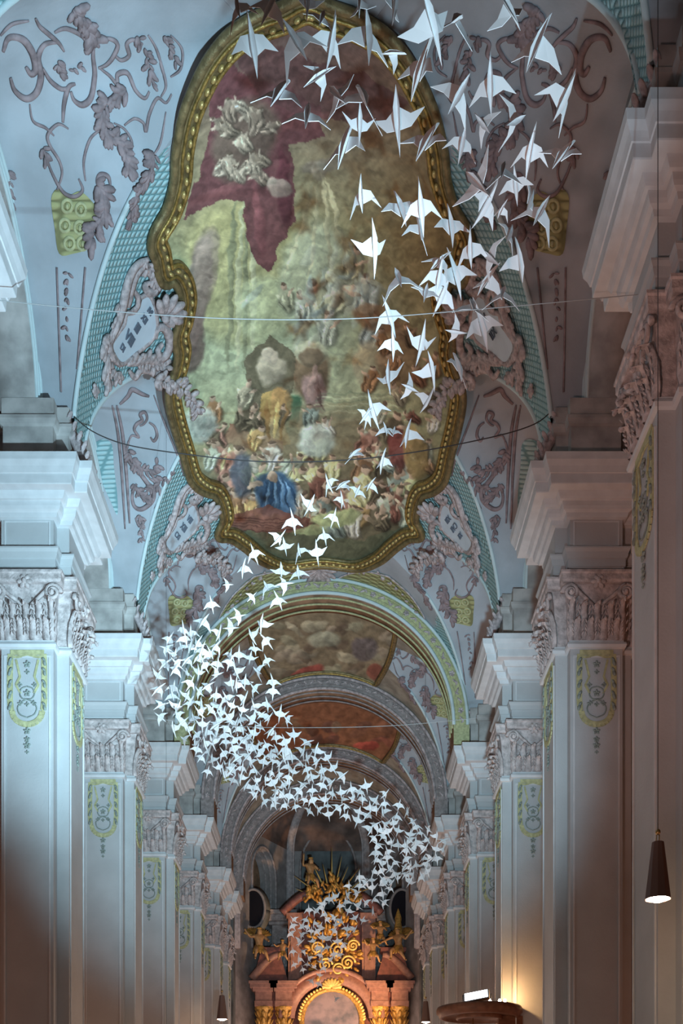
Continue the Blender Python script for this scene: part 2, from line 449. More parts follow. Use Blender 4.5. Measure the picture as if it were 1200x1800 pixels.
# capital
cap = MB(); prof_loft(cap, [(11.22, .0), (11.6, .0), (12.0, .03), (12.2, .07), (12.24, .08)])
def leaf(m, base, out, z0, h, w, curl, seed):
    # acanthus leaf: a bent tongue with side lobes
    out = Vector(out).normalized(); side = Vector((-out.y, out.x, 0)); up = Vector((0,0,1))
    rr = random.Random(seed); rows = []
    for i in range(7):
        t = i/6
        o = 0.02+curl*(t**3)*1.0; zz = z0+h*(t if t < .85 else .85+(t-.85)*0.1) - (0.05*h if i == 6 else 0)
        ww = w*(0.75+0.45*math.sin(PI*min(1, t*1.05)))*(1-0.35*t*t)*(1.0 if i % 2 else 0.82)
        cpt = Vector(base)+out*o+up*0; cpt.z = zz
        if i == 6: cpt += out*curl*0.35
        rows.append([cpt-side*ww+out*-.015, cpt-side*ww*.45+out*.025, cpt+out*.05, cpt+side*ww*.45+out*.025, cpt+side*ww+out*-.015])
    vs = [p for r in rows for p in r]+[p-out*.03 for r in rows for p in r]; fs = []; n = 35
    for i in range(6):
        for j in range(4):
            a = i*5+j; fs.append((a, a+1, a+6, a+5)); fs.append((n+a, n+a+5, n+a+6, n+a+1))
        fs.append((i*5, i*5+5, n+i*5+5, n+i*5)); fs.append((i*5+4, n+i*5+4, n+i*5+9, i*5+9))
    fs.append((30,31,n+31,n+30)); fs.append((31,32,n+32,n+31)); fs.append((32,33,n+33,n+32)); fs.append((33,34,n+34,n+33))
    m.add(vs, fs, True)
    for k in range(4):
        for q_ in (-1, 1):
            p = rows[k+1][2]+side*(q_*w*.75); m.lobe(p, p+side*(q_*w*.38)+out*.035+up*.07, w*.16, out, .9, 5, 4)
    m.lobe(Vector(base)+out*(curl+.04)+Vector((0,0,z0+h*.86-base[2])), Vector(base)+out*(curl+.10)+Vector((0,0,z0+h*.72-base[2])), w*.45, side, .6, 5, 4)
leaves = MB(); volutes = MB()
faces = [((0,-1), (-A_, A_), -B_), ((0,1), (-A_, A_), B_), ((1,0), (-E_, E_), C_), ((-1,0), (-E_, E_), -C_),
         ]
sd = 0
for (o, (p0, p1), q) in faces:
    for row, (z0, h, cu, cnt) in enumerate(((11.24, .40, .12, 4), (11.42, .50, .16, 3), (11.24, .8, .17, 2))):
        for i in range(cnt):
            if row == 2: t = 0.02 if i == 0 else 0.98
            elif cnt == 4: t = (i+.5)/4
            else: t = (i+1)/4
            p = p0+(p1-p0)*t; sd += 1
            base = (p, q, 0) if o[0] == 0 else (q, p, 0)
            leaf(leaves, (base[0], base[1], z0), (o[0], o[1], 0), z0, h, .095 if row < 2 else .08, cu, sd)
    # flower on the abacus and volutes at the corners
    mid = (0, q*1.0, 0) if o[0] == 0 else (q*1.0, 0, 0)
    O = Vector((o[0], o[1], 0)); Sd = Vector((-o[1], o[0], 0))
    c = Vector(mid)+O*.17; c.z = 12.22
    for k in range(6):
        a = k*PI/3; volutes.lobe(c, c+Sd*math.cos(a)*.15+Vector((0,0,math.sin(a)*.14)), .05, O, .7)
    volutes.ell(c+O*.03, O*.05, Sd*.05, Vector((0,0,.05)), 6, 4)
    for s_ in (-1, 1):
        e = (p1-p0)/2*s_
        cc = Vector(mid)+Sd*e*(1 if o[0] == 0 else 1)+O*.13+Sd*s_*.02; cc.z = 12.04
        pts = []
        for i in range(26):
            t = i/25; a = 2.6*2*PI*t/1.35; rad = .15*(1-t*.85)
            pts.append(cc+(Sd*s_*math.cos(a)+Vector((0,0,1))*math.sin(a))*rad + O*(.05*t))
        volutes.tube(pts, [.045*(1-.4*i/25) for i in range(26)], 5)
        volutes.tube([Vector(mid)+Sd*s_*.06+O*.05+Vector((0,0,11.86)), Vector(mid)+Sd*e*.6+O*.12+Vector((0,0,12.0)), cc+Vector((0,0,.15))+O*.01], [.03,.04,.045], 5)
        volutes.ell(cc+O*.06, O*.04, Sd*.04, Vector((0,0,.04)), 6, 4)
aba = MB(); prof_loft(aba, [(12.22, .16), (12.26, .18), (12.36, .18), (12.38, .2), (12.42, .2)])
bell_me = cap.mesh('bell', M['capital']); leaves_me = leaves.mesh('acanthus_leaves', M['capital']); vol_me = volutes.mesh('volutes', M['capital']); aba_me = aba.mesh('abacus', M['capital'])
arc = MB(); prof_loft(arc, [(12.42, .02), (12.56, .02), (12.565, .045), (12.70, .045), (12.705, .07), (12.80, .09), (12.85, .12), (12.88, .12), (12.885, .0), (13.45, .0)])
arc_me = arc.mesh('frieze', M['plaster'])
fr = MB()
for s_ in (-1, 1):
    fr.box(s_*.40-.012, s_*.40+.012, -B_-.015, -B_+.01, 12.95, 13.4)
fr.box(-.4, .4, -B_-.015, -B_+.01, 13.38, 13.4); fr.box(-.4, .4, -B_-.015, -B_+.01, 12.94, 12.96); frl_me = fr.mesh('frieze_panel', M['cornice'])
cor = MB(); prof_loft(cor, [(13.42, 0), (13.43, .07), (13.50, .09), (13.53, .14), (13.58, .16), (13.66, .17), (13.665, .22), (13.70, .24), (13.78, .27), (13.785, .42), (13.80, .43), (13.96, .44), (13.965, .46), (14.0, .47), (14.06, .49), (14.15, .535), (14.20, .54), (14.27, .55), (14.275, .4)])
cor_me = cor.mesh('cornice', M['cornice'])
imp = MB(); prof_loft(imp, [(14.27, .02), (14.45, .02), (14.47, -.02), (15.12, -.02), (15.14, .03), (15.22, .06), (15.28, .06), (15.30, 0), (15.62, 0)])
imp_me = imp.mesh('impost', M['impost'])
# console scroll on the nave side of the impost
def console(sx):
    m = MB()
    for yy in (-.38, .38):
        pts = [(sx*(C_+.0+.22*(1-t)+.10*math.sin(t*5)), yy, 14.32+1.25*t) for t in [i/14 for i in range(15)]]
        m.tube(pts, [.13-.04*i/14 for i in range(15)], 7, 1.0)
        for i in range(0, 14, 2):
            p = Vector(pts[i]); m.lobe(p+Vector((0, -.1, 0)), p+Vector((sx*.12, -.2, .14)), .05, (0,0,1)); m.lobe(p+Vector((0,.1,0)), p+Vector((sx*.12,.2,.14)), .05, (0,0,1))
    return m.mesh('console', M['stuccolt'])
con_me = {-1: console(-1), 1: console(1)}
# painted-stucco ornament at the head of the shaft: yellow band with florets
def shaft_orn(kind):
    m = MB()
    def P(u, v, h=0.0):
        if kind == 'f': return Vector((u, -B_-.004-h, v))
        if kind == 'l': return Vector((-C_-.004-h, -u*1.15, v))
        return Vector((C_+.004+h, u*1.15, v))
    N = (P(0,0,1)-P(0,0,0)).normalized()
    return m, P, N
def orn_band(kind):
    m, P, N = shaft_orn(kind)
    # U-shaped wide band
    def strip(pts, w, h=.02):
        for (u0, v0), (u1, v1) in zip(pts[:-1], pts[1:]):
            d = Vector((u1-u0, v1-v0)); n = Vector((-d.y, d.x)); n.normalize(); n *= w
            q = [P(u0+n.x, v0+n.y), P(u0-n.x, v0-n.y), P(u1-n.x, v1-n.y), P(u1+n.x, v1+n.y)]
            q2 = [x+N*h for x in q]
            m.add(q+q2, [(0,1,2,3),(7,6,5,4),(0,4,5,1),(1,5,6,2),(2,6,7,3),(3,7,4,0)])
    pts = [(-.30, 11.0), (-.31, 10.6), (-.31, 10.2), (-.29, 10.0)]+[(.27*math.sin(a), 9.98-.24*math.cos(a)) for a in [(-PI/2+PI*i/12) for i in range(13)]]+[(.29, 10.0), (.31, 10.2), (.31, 10.6), (.30, 11.0)]
    strip(pts, .05); strip([(-.3, 11.03), (.3, 11.03)], .045)
    strip([(-.33, 10.98), (-.2, 10.95), (0, 10.99), (.2, 10.95), (.33, 10.98)], .02)
    for s_ in (-1, 1):
        pp = [(s_*.2, 10.9), (s_*.13, 10.6), (s_*.2, 10.45), (s_*.12, 10.3)]
        strip(pp, .018)
    return m.mesh('yellow_stucco_band', M['yellow'])
def orn_flor(kind):
    m, P, N = shaft_orn(kind)
    def floret(u, v, r, n=5, ph=0):
        for k in range(n):
            a = 2*PI*k/n+PI/2+ph
            m.lobe(P(u, v, .015), P(u+r*math.cos(a), v+r*math.sin(a), .02), r*.32, N, .8, 5, 4)
    for (u, v, r) in ((0, 10.82, .07), (0, 10.68, .05), (-.13, 10.45, .05), (.13, 10.45, .05), (0, 10.3, .07), (-.12, 10.12, .055), (.12, 10.12, .055), (0, 10.1, .05), (0, 9.62, .07), (0, 9.47, .06), (0, 9.36, .07), (0, 9.24, .04)): floret(u, v, r, 4 if r < .06 else 5)
    for s_ in (-1, 1):
        pts = [P(s_*u, v, .015) for (u, v) in cat([(0, 10.42), (.1, 10.38), (.13, 10.28), (.08, 10.2), (0, 10.19), (.1, 10.14), (.17, 10.04), (.13, 9.92), (0, 9.86)], 4)]
        m.tube(pts, .012, 4)
        for v in (10.9, 10.72, 10.5, 10.3, 10.1): m.lobe(P(s_*.30, v, .02), P(s_*.33, v-.12, .03), .035, N, .8, 5, 4); m.lobe(P(s_*.33, v-.05, .02), P(s_*.27, v+.04, .03), .03, N, .8, 5, 4)
    return m.mesh('floral_stucco', M['green'])
ORN = {k: (orn_band(k), orn_flor(k)) for k in 'flr'}
PIERS = {}
def make_pier(sx, y, label, flip=1.0):
    r = empty('pier', (AX+sx*5.11, y, 0))
    for nm, me in (('shaft', shaft_me), ('panel_fillet', panel_me), ('astragal', astr_me)): link(nm, me, r)
    cp = link('capital', bell_me, r)
    link('acanthus_leaves', leaves_me, cp); link('volutes', vol_me, cp); link('abacus', aba_me, cp)
    link('frieze', arc_me, r); link('frieze_panel', frl_me, r); link('cornice', cor_me, r); link('impost', imp_me, r)
    link('console', con_me[-sx], r)
    for kk in ('f', 'r' if sx < 0 else 'l'):
        b = link('yellow_stucco_band', ORN[kk][0], r); b['label'] = 'yellow stucco band at the head of the shaft'
        link('floral_stucco', ORN[kk][1], b)
    tag(r, label, 'pier', 'piers along the %s side of the nave' % SIDE[sx]); PIERS[(sx, y)] = r
    return r
desc = {(-1, 0): 'white pier at the left picture edge, only its cornice tip showing', (1, 0): 'brownish lit pier at the right picture edge, nearest of all',
        (-1, 1): 'large bluish white pier at the far left with yellow stucco panel and bright cornice', (1, 1): 'large grey white pier on the right between hanging lamp and pulpit canopy',
        (-1, 2): 'second full pier on the left, its cornice below the bird swarm', (1, 2): 'second pier from the right, glowing orange low down above the pulpit canopy',
        (-1, 3): 'third pier from the left, its cornice touched by the bird swarm', (1, 3): 'third pier from the right, directly behind the pulpit canopy floodlight',
        (-1, 4): 'slim looking fourth pier from the left edge', (1, 4): 'slim looking fourth pier from the right edge',
        (-1, 5): 'fifth pier from the left, narrow, beside the choir arch', (1, 5): 'fifth pier from the right, narrow, beside the choir arch'}
for i, y in enumerate(PY):
    for sx in (-1, 1): make_pier(sx, y, desc[(sx, i)])
for sx in (-1, 1): make_pier(sx, 46.6, 'pinkish choir arch pier beside the high altar on the %s, farthest in its row' % SIDE[sx])

# ------------------------------------------------------------ transverse arches across the nave
def xarch(yc, half, ri, ro, label, face_m, sof_m, roll_m=None):
    roll_m = roll_m or M['stuccolt']; fil_m = M['yellow'] if face_m is M['yellow'] else M['rib']
    r = empty('nave_arch', (AX, yc, ZS))
    def ring(m, r0, r1, y0, y1, n=64):
        vs = []; fs = []
        for i in range(n+1):
            a = -PI/2+PI*i/n; s_, c_ = math.sin(a), math.cos(a)
            vs += [(r0*s_, y0, r0*c_), (r0*s_, y1, r0*c_), (r1*s_, y1, r1*c_), (r1*s_, y0, r1*c_)]
        for i in range(n):
            for j in range(4): a = i*4+j; b = i*4+(j+1) % 4; fs.append((a, b, b+4, a+4))
        m.add(vs, fs, True)
    m = MB(); ring(m, ri+.02, ro, -half+.02, half-.02); m.box(-ro, -ri-.02, -half+.02, half-.02, -.82, 0); m.box(ri+.02, ro, -half+.02, half-.02, -.82, 0); m.build('soffit', sof_m, r)
    m = MB(); ring(m, ri, ro, -half-.04, -half+.03); m.box(-ro, -ri, -half-.04, -half+.03, -.82, 0); m.box(ri, ro, -half-.04, -half+.03, -.82, 0); f = m.build('face_band', face_m, r)
    for (rad, rr, nm, mm) in ((ri, .055, 'edge_roll', roll_m), (ri+.13, .02, 'fillet', fil_m), (ro-.06, .05, 'edge_roll', roll_m), (ro-.16, .02, 'fillet', fil_m)):
        m = MB(); m.tube([(rad*math.sin(a), -half-.05, rad*math.cos(a)) for a in [-PI/2+PI*i/72 for i in range(73)]], rr, 6); m.build(nm, mm, r)
    m = MB(); rm = (ri+ro)/2
    for i in range(46):
        a = -PI/2+PI*(i+.5)/46; c = Vector((rm*math.sin(a), -half-.05, rm*math.cos(a))); t = Vector((math.cos(a), 0, -math.sin(a))); q = Vector((math.sin(a), 0, math.cos(a)))
        if i % 4 == 0:
            for k in range(5):
                b = k*2*PI/5; m.lobe(c, c+(t*math.cos(b)+q*math.sin(b))*.10, .04, (0,-1,0), .8, 5, 4)
        else:
            s_ = 1 if i % 2 else -1
            m.lobe(c-t*.12-q*.06*s_, c+t*.08+q*.08*s_, .035, (0,-1,0), .8, 5, 4); m.lobe(c-t*.02+q*.1*s_, c+t*.1-q*.02*s_, .03, (0,-1,0), .8, 5, 4)
    m.build('leaf_ornament', M['stuccolt'], r)
    for sy in (-.6, 0, .6):
        m = MB(); m.tube([((ri-.01)*math.sin(a), sy*half, (ri-.01)*math.cos(a)) for a in [-PI/2+PI*i/60 for i in range(61)]], .03, 5); m.build('soffit_rib', fil_m, r)
    tag(r, label, 'arch', 'round arches spanning the nave'); return r
xarch(31.3, .55, 3.93, 4.40, 'nearest nave spanning arch, yellow green stucco band just under the big fresco', M['yellow'], M['soffit'], M['trim'])
xarch(37.3, .55, 3.93, 4.40, 'second nave spanning arch, grey brown stucco, behind the first painted vault', M['rib'], M['soffit'])
xarch(43.3, .5, 3.93, 4.40, 'third nave spanning arch, partly covered by the bird swarm', M['rib'], M['soffit'])
xarch(46.9, .6, 3.75, 4.40, 'thick brownish choir arch, farthest of the arches before the altar', M['rib'], M['soffit'])

# ------------------------------------------------------------ big ceiling fresco with gilded frame
half = [(545,14),(500,22),(455,38),(410,65),(375,105),(350,150),(330,200),(318,260),(314,310),(298,365),(272,413),(279,440),(287,476),(305,472),(320,490),(326,522),(320,560),(313,585),(317,612),(311,645),(301,672),(300,700),(311,745),(325,790),(338,832),(358,850),(380,858),(392,880),(396,908),(386,932),(408,936),(434,953),(465,977),(505,990),(560,992)]
def to_uv(p): return (math.atan2(p.x-AX, p.z-ZS)*RB, p.y)
def from_uv(u, v, h=0.0): return Vector((AX+(RB-h)*math.sin(u/RB), v, ZS+(RB-h)*math.cos(u/RB)))
def uv_n(u): return Vector((-math.sin(u/RB), 0, -math.cos(u/RB)))
L = [to_uv(hit(x, y, fb)[0]) for (x, y) in half]
L[0] = (0.0, L[1][1]-.12); L[-1] = (0.0, L[-2][1]+.02)
outl = L + [(-u, v) for (u, v) in L[-2:0:-1]]
OUT = cat(outl, 6, True)
fr_root = empty('ceiling_fresco', (AX, 22.5, 19.4)); fi = fr_root.matrix_world.copy()
fr_root.location = (0, 0, 0)
def fuv(u, v, h, m=None): return from_uv(u, v, h)
def project(P):
    return VX+P[:, 0]/P[:, 1]*F, VY-(P[:, 2]-EYE)/P[:, 1]*F
# numpy fractal noise
def vnoise(x, y, seed):
    rs = np.random.RandomState(seed); G = rs.rand(256, 256)
    xi = np.floor(x).astype(int); yi = np.floor(y).astype(int); fx = x-xi; fy = y-yi
    fx = fx*fx*(3-2*fx); fy = fy*fy*(3-2*fy)
    g = lambda a, b: G[a % 256, b % 256]
    return (g(xi, yi)*(1-fx)+g(xi+1, yi)*fx)*(1-fy)+(g(xi, yi+1)*(1-fx)+g(xi+1, yi+1)*fx)*fy
def fbm(x, y, seed, o=4):
    s = 0; a = .5; t = 0
    for k in range(o): s = s+a*vnoise(x*2**k+17*k, y*2**k+31*k, seed+k); t += a; a *= .55
    return s/t
def srgb(c): return tuple(((v/255)/12.92 if v/255 <= .04045 else ((v/255+.055)/1.055)**2.4) for v in c)
def inpoly(x, y, poly):
    r = np.zeros(x.shape, bool); n = len(poly); j = n-1
    for i in range(n):
        xi, yi = poly[i]; xj, yj = poly[j]
        c = ((yi > y) != (yj > y)) & (x < (xj-xi)*(y-yi)/(yj-yi+1e-9)+xi)
        r ^= c; j = i
    return r
def paint(px, py, base, items, warp=9, seed=3, fine=(14, 9)):
    wx = (fbm(px/22, py/22, seed)-.5)*warp*2; wy = (fbm(px/22, py/22, seed+9)-.5)*warp*2
    x = px+wx; y = py+wy
    col = base(px, py)
    for it in items:
        if it[0] == 'p':
            m = inpoly(x, y, it[1]).astype(float)*it[3]
            c = np.array(it[2])
        else:
            _, cx, cy, rx, ry, rot, cc, st = it
            a = math.radians(rot); dx = (x-cx); dy = (y-cy)
            q = ((dx*math.cos(a)+dy*math.sin(a))/rx)**2+((-dx*math.sin(a)+dy*math.cos(a))/ry)**2
            m = np.clip((1.25-q)/.5, 0, 1)*st; c = np.array(cc)
            # brush modelling across the form
            sh = (1+0.22*np.clip(-(dx/rx)*.7-(dy/ry)*.7, -1, 1))[:, None]
            col = col*(1-m[:, None])+np.clip(c[None]*sh, 0, 255)*m[:, None]; continue
        col = col*(1-m[:, None])+c[None]*m[:, None]
    g = fbm((px+wx*2)/fine[0], (py+wy*2)/fine[1], seed+20, 5)
    g2 = fbm((px*.8+py*.5)/7, (py*.9-px*.3)/16, seed+40, 3)
    lum = col.mean(1)[:, None]; col = col*.72+lum*.28
    col = col*(0.62+0.5*g+0.28*g2)[:, None]
    k = ((px % 18.5) < .9) | ((py % 18.5) < .9)
    return np.clip(col, 0, 255)
def to_lin(c):
    c = c/255.0
    return np.where(c <= .04045, c/12.92, ((c+.055)/1.055)**2.4)
def painted_patch(poly_uv, du, dv, h, paintf, name, parent, gain=1.0):
    P = np.array(poly_uv); v0, v1 = P[:, 1].min(), P[:, 1].max()
    nv = int((v1-v0)/dv)+1; W = int((P[:, 0].max()-P[:, 0].min())/du)+1
    vs = []; n = len(P)
    for i in range(nv+1):
        v = v0+(v1-v0)*min(max(i/nv, .0005), .9995); xs = []
        for k in range(n):
            a, b = P[k], P[(k+1) % n]
            if (a[1] > v) != (b[1] > v): xs.append(a[0]+(b[0]-a[0])*(v-a[1])/(b[1]-a[1]))
        x0, x1 = min(xs), max(xs)
        for j in range(W+1):
            u = x0+(x1-x0)*j/W; vs.append(from_uv(u, v, h))
    fs = []
    for i in range(nv):
        for j in range(W): fs.append((i*(W+1)+j, i*(W+1)+j+1, (i+1)*(W+1)+j+1, (i+1)*(W+1)+j))
    m = MB(); m.add(vs, fs, True); me = m.mesh(name, M['fresco'])
    A = np.array([tuple(v) for v in vs]); px, py = project(A)
    col = to_lin(paintf(px, py))*gain
    at = me.color_attributes.new('Col', 'FLOAT_COLOR', 'POINT')
    buf = np.ones((len(vs), 4), dtype=np.float32); buf[:, :3] = np.clip(col, 0, 1); at.data.foreach_set('color', buf.ravel())
    return link(name, me, parent)
def base1(x, y):
    # sky / architecture tones, painted top to bottom
    stops = [(0, (105, 80, 75)), (130, (110, 82, 70)), (240, (128, 110, 82)), (400, (145, 138, 92)), (560, (150, 165, 125)), (660, (150, 160, 120)), (760, (150, 150, 105)), (880, (120, 110, 75)), (960, (95, 100, 72)), (1010, (90, 92, 65))]
    ys = [s[0] for s in stops]; c = np.stack([np.interp(y, ys, [s[1][k] for s in stops]) for k in range(3)], 1)
    ex = np.clip((x-620)/200, 0, 1)[:, None]*np.clip((900-y)/300, 0, 1)[:, None]
    c = c*(1-ex*.55)+np.array([[115, 85, 45]])*ex*.55
    return c
it1 = []
def E(*a): it1.append(('e',)+a)
# architecture and columns at the left
E(430, 480, 110, 130, 0, (168, 158, 92), .55); E(345, 520, 22, 115, 8, (128, 112, 98), .95); E(360, 480, 20, 80, 10, (150, 130, 112), .7); E(335, 600, 24, 60, 5, (112, 92, 82), .85)
for k, xx in enumerate((398, 412, 424, 438)): E(xx+8, 500, 5, 150, 2, (176, 176, 132) if k % 2 else (112, 116, 84), .7)
E(470, 545, 55, 60, 0, (172, 186, 138), .5); E(560, 500, 70, 110, 0, (158, 172, 142), .5)
# red drapery
it1.append(('p', [(395,95),(440,140),(500,150),(560,190),(570,240),(510,255),(515,300),(518,390),(490,430),(474,478),(452,465),(430,400),(425,355),(390,352),(350,375),(322,388),(345,320),(365,250),(372,180),(380,120)], (104, 56, 58), .92))
it1.append(('p', [(405,85),(470,70),(560,110),(640,130),(720,180),(690,215),(600,215),(520,200),(450,160)], (92, 58, 56), .8))
E(500, 330, 12, 70, -5, (84, 38, 44), .7); E(455, 390, 9, 60, -6, (140, 74, 74), .6); E(390, 335, 55, 10, -25, (140, 78, 76), .6); E(530, 215, 50, 10, -15, (126, 70, 68), .5)
# cloud of small figures on the drapery
rp = random.Random(5)
def figure(cx, cy, h, robe, tilt=0.0, skin=(176, 146, 116)):
    ca, sa = math.cos(math.radians(tilt)), math.sin(math.radians(tilt))
    def q(x, y): return cx+(x*ca-y*sa)*h, cy+(x*sa+y*ca)*h
    d = tuple(c*.62 for c in robe); l = tuple(min(255, c*1.25) for c in robe)
    x, y = q(0, .12); E(x+1.5, y+1, h*.30, h*.46, tilt, tuple(c*.5 for c in robe), .6)
    E(x, y, h*.27, h*.42, tilt, robe, .95)
    for k in range(4):
        fx = -.18+.12*k; x, y = q(fx, .2); E(x, y, h*.035, h*.3, tilt+(fx*60), l if k % 2 else d, .8)
    x, y = q(rp.uniform(-.06, .06), -.36); E(x, y, h*.12, h*.14, tilt, skin, .95); E(x, y-h*.09, h*.11, h*.06, tilt, (84, 66, 50), .8)
    s_ = rp.choice((-1, 1)); x, y = q(.24*s_, -.1); E(x, y, h*.055, h*.2, tilt+55*s_, skin, .9); x, y = q(-.2*s_, .0); E(x, y, h*.06, h*.2, tilt-35*s_, l, .85)
E(430, 245, 52, 78, 25, (104, 92, 72), .7)
for k in range(16):
    a = rp.random(); figure(392+a*75+rp.uniform(-10, 10), 185+rp.random()*130, rp.uniform(32, 50), rp.choice([(150,132,108),(130,110,90),(158,140,116),(118,102,82)]), rp.uniform(-80, 80), (168, 146, 120))
E(490, 330, 22, 16, 20, (160, 140, 118), .8); E(478, 318, 9, 9, 0, (170, 150, 126), .8)
# light rays and the pale group in the middle
for a in (-22, -8, 6, 18): it1.append(('e', 565+a*1.6, 395, 4, 90, -a*.8, (178, 170, 124), .55))
E(565, 290, 40, 12, -12, (118, 104, 90), .6); E(560, 300, 14, 18, 0, (150, 140, 116), .6)
for (x_, y_, h_) in ((600,500,110),(560,530,80),(640,520,84),(620,460,60),(575,575,64),(655,580,66),(530,540,56),(500,520,48)): figure(x_, y_, h_, rp.choice([(140,158,150),(120,138,134),(158,166,140),(140,142,108)]), rp.uniform(-35, 35))
for k in range(40): E(rp.gauss(600, 50), rp.gauss(515, 40), rp.uniform(3, 9), rp.uniform(12, 30), rp.uniform(-60, 60), rp.choice([(150,166,150),(112,130,128),(172,178,150)]), .5)
E(660, 560, 40, 26, 10, (124, 92, 60), .7); E(650, 640, 32, 40, 0, (158, 148, 112), .7); E(700, 620, 40, 60, 0, (128, 88, 58), .55)
E(545, 655, 34, 52, 0, (112, 88, 62), .9); E(548, 620, 30, 22, 0, (172, 176, 138), .9); E(548, 628, 22, 16, 0, (110, 92, 68), .9); E(552, 690, 22, 34, -12, (142, 112, 104), .9)
# seated group under a canopy
it1.append(('p', [(474,588),(520,625),(512,700),(500,730),(442,730),(428,700),(430,628)], (98, 90, 66), .9))
E(476, 650, 26, 26, 0, (172, 160, 130), .85); E(474, 625, 12, 13, 0, (188, 172, 142), .85)
it1.append(('p', [(462,690),(500,684),(512,780),(455,790)], (178, 142, 70), .9)); E(515, 728, 13, 34, 4, (54, 98, 66), .85); E(495, 705, 20, 22, 0, (166, 122, 66), .8)
# steps
for k in range(9): it1.append(('p', [(560-k*3, 690+k*7), (700+k*6, 690+k*7), (700+k*6, 693+k*7), (560-k*3, 693+k*7)], (182, 192, 148) if k % 2 else (120, 134, 100), .6))
it1.append(('p', [(400,745),(500,775),(492,800),(396,780)], (142, 82, 60), .8))
# crowd in the lower half
pal = [(160,168,140),(190,182,118),(128,92,60),(150,104,84),(118,132,118),(176,140,80),(86,76,56),(140,150,104),(108,66,52),(178,172,150)]
E(562, 850, 215, 130, 0, (112, 98, 70), .75)
crowd = sorted([(722+rp.random()**.9*200, rp.uniform(-1, 1)) for k in range(96)])
for cy, t in crowd:
    figure(562+t*(205 if cy < 830 else 175), cy, rp.uniform(34, 62), rp.choice(pal), rp.uniform(-50, 50))
for (x_, y_) in ((690,640),(672,600),(720,590),(735,660),(650,665),(700,690),(760,700),(760,640),(430,690),(345,740),(372,720)): figure(x_, y_, 46, rp.choice([(120,78,52),(150,140,110),(96,82,62),(140,100,62)]), rp.uniform(-40, 40))
E(350, 745, 30, 34, -20, (158, 172, 158), .8); E(555, 775, 34, 30, 25, (172, 184, 164), .85); E(700, 790, 20, 36, 0, (118, 52, 46), .85); E(730, 800, 22, 50, -12, (150, 122, 66), .8)
E(484, 868, 36, 38, 0, (52, 92, 128), .95); E(468, 856, 22, 26, 0, (40, 62, 84), .8); E(505, 880, 14, 30, -12, (70, 112, 150), .7); E(425, 835, 20, 40, 0, (70, 80, 92), .85)
for k in range(9): E(462+k*6.5, 868+3*math.sin(k), 2.2, 26, 14-k*5, (96, 136, 166) if k % 2 else (30, 58, 88), .75)
E(480, 838, 9, 10, 0, (176, 148, 116), .9); E(448, 850, 5, 16, 60, (170, 140, 110), .85); E(548, 668, 6, 30, 12, (168, 132, 116), .8); E(560, 690, 4, 30, -14, (96, 70, 62), .8); E(486, 735, 4, 34, 4, (212, 178, 96), .8); E(472, 740, 4, 34, -4, (128, 92, 46), .8); E(498, 742, 4, 30, 8, (132, 96, 50), .8)
it1.append(('p', [(400,925),(490,905),(560,940),(640,950),(760,905),(720,970),(640,985),(470,985),(430,950)], (84, 88, 62), .8))
it1.append(('p', [(395,905),(470,888),(545,915),(530,940),(400,930)], (122, 72, 58), .85))
for k in range(5): it1.append(('p', [(395, 908+k*6), (530, 912+k*5), (530, 914+k*5), (395, 910+k*6)], (86, 50, 42), .7))
E(590, 912, 44, 14, -8, (158, 168, 104), .9); E(545, 935, 30, 9, -6, (146, 156, 98), .8)
pf1 = lambda px, py: paint(px, py, base1, it1, 8, 3)
painted_patch(OUT, .024, .024, .015, pf1, 'painting', fr_root, 1.7)
# frame: swept mouldings
def sweep_uv(path, offs, rad, h, mat_, name, parent, flat=1.0, seg=8):
    k = len(path); P = []; N = []
    for i in range(k):
        a = path[(i-2) % k]; b = path[(i+2) % k]
        t = Vector((b[0]-a[0], b[1]-a[1])); t.normalize(); n = Vector((-t.y, t.x))
        u, v = path[i][0]+n.x*offs, path[i][1]+n.y*offs
        P.append(from_uv(u, v, h)); N.append(uv_n(u))
    m = MB(); m.tube(P, rad, seg, flat, N, True); return m.build(name, mat_, parent)
ar = sum(OUT[i][0]*OUT[(i+1) % len(OUT)][1]-OUT[(i+1) % len(OUT)][0]*OUT[i][1] for i in range(len(OUT)))
sg = 1 if ar > 0 else -1      # +sg: inward
frame = sweep_uv(OUT, 0, .19, .05, M['bronze'], 'frame', fr_root, .45, 10)
sweep_uv(OUT, -sg*.17, .075, .10, M['bronze'], 'outer_roll', frame)
sweep_uv(OUT, sg*.15, .035, .13, M['gold'], 'inner_gilt_roll', frame)
sweep_uv(OUT, -sg*.04, .028, .14, M['gold'], 'gilt_fillet', frame)
m = MB(); acc = 0; cntb = 0
for i in range(len(OUT)):
    a, b = OUT[i], OUT[(i+1) % len(OUT)]; d = math.hypot(b[0]-a[0], b[1]-a[1])
    t0 = (.2-acc) if acc > 0 else 0
    tt = Vector((b[0]-a[0], b[1]-a[1])); tt.normalize(); n = Vector((-tt.y, tt.x))
    s_ = t0
    while s_ < d:
        u, v = a[0]+tt.x*s_+n.x*sg*.06, a[1]+tt.y*s_+n.y*sg*.06
        c = from_uv(u, v, .15); q = from_uv(u+tt.x*.1, v+tt.y*.1, .15)-c
        m.ell(c, q*.7, uv_n(u)*.045, uv_n(u).cross(q).normalized()*.035, 6, 4); s_ += .2
    acc = (d-t0) % .2 if d > t0 else acc+d
m.build('gilt_beads', M['goldlt'], frame)
tag(fr_root, 'huge lobed ceiling painting with red drapery and blue robed figure in a gilded frame', 'ceiling painting')

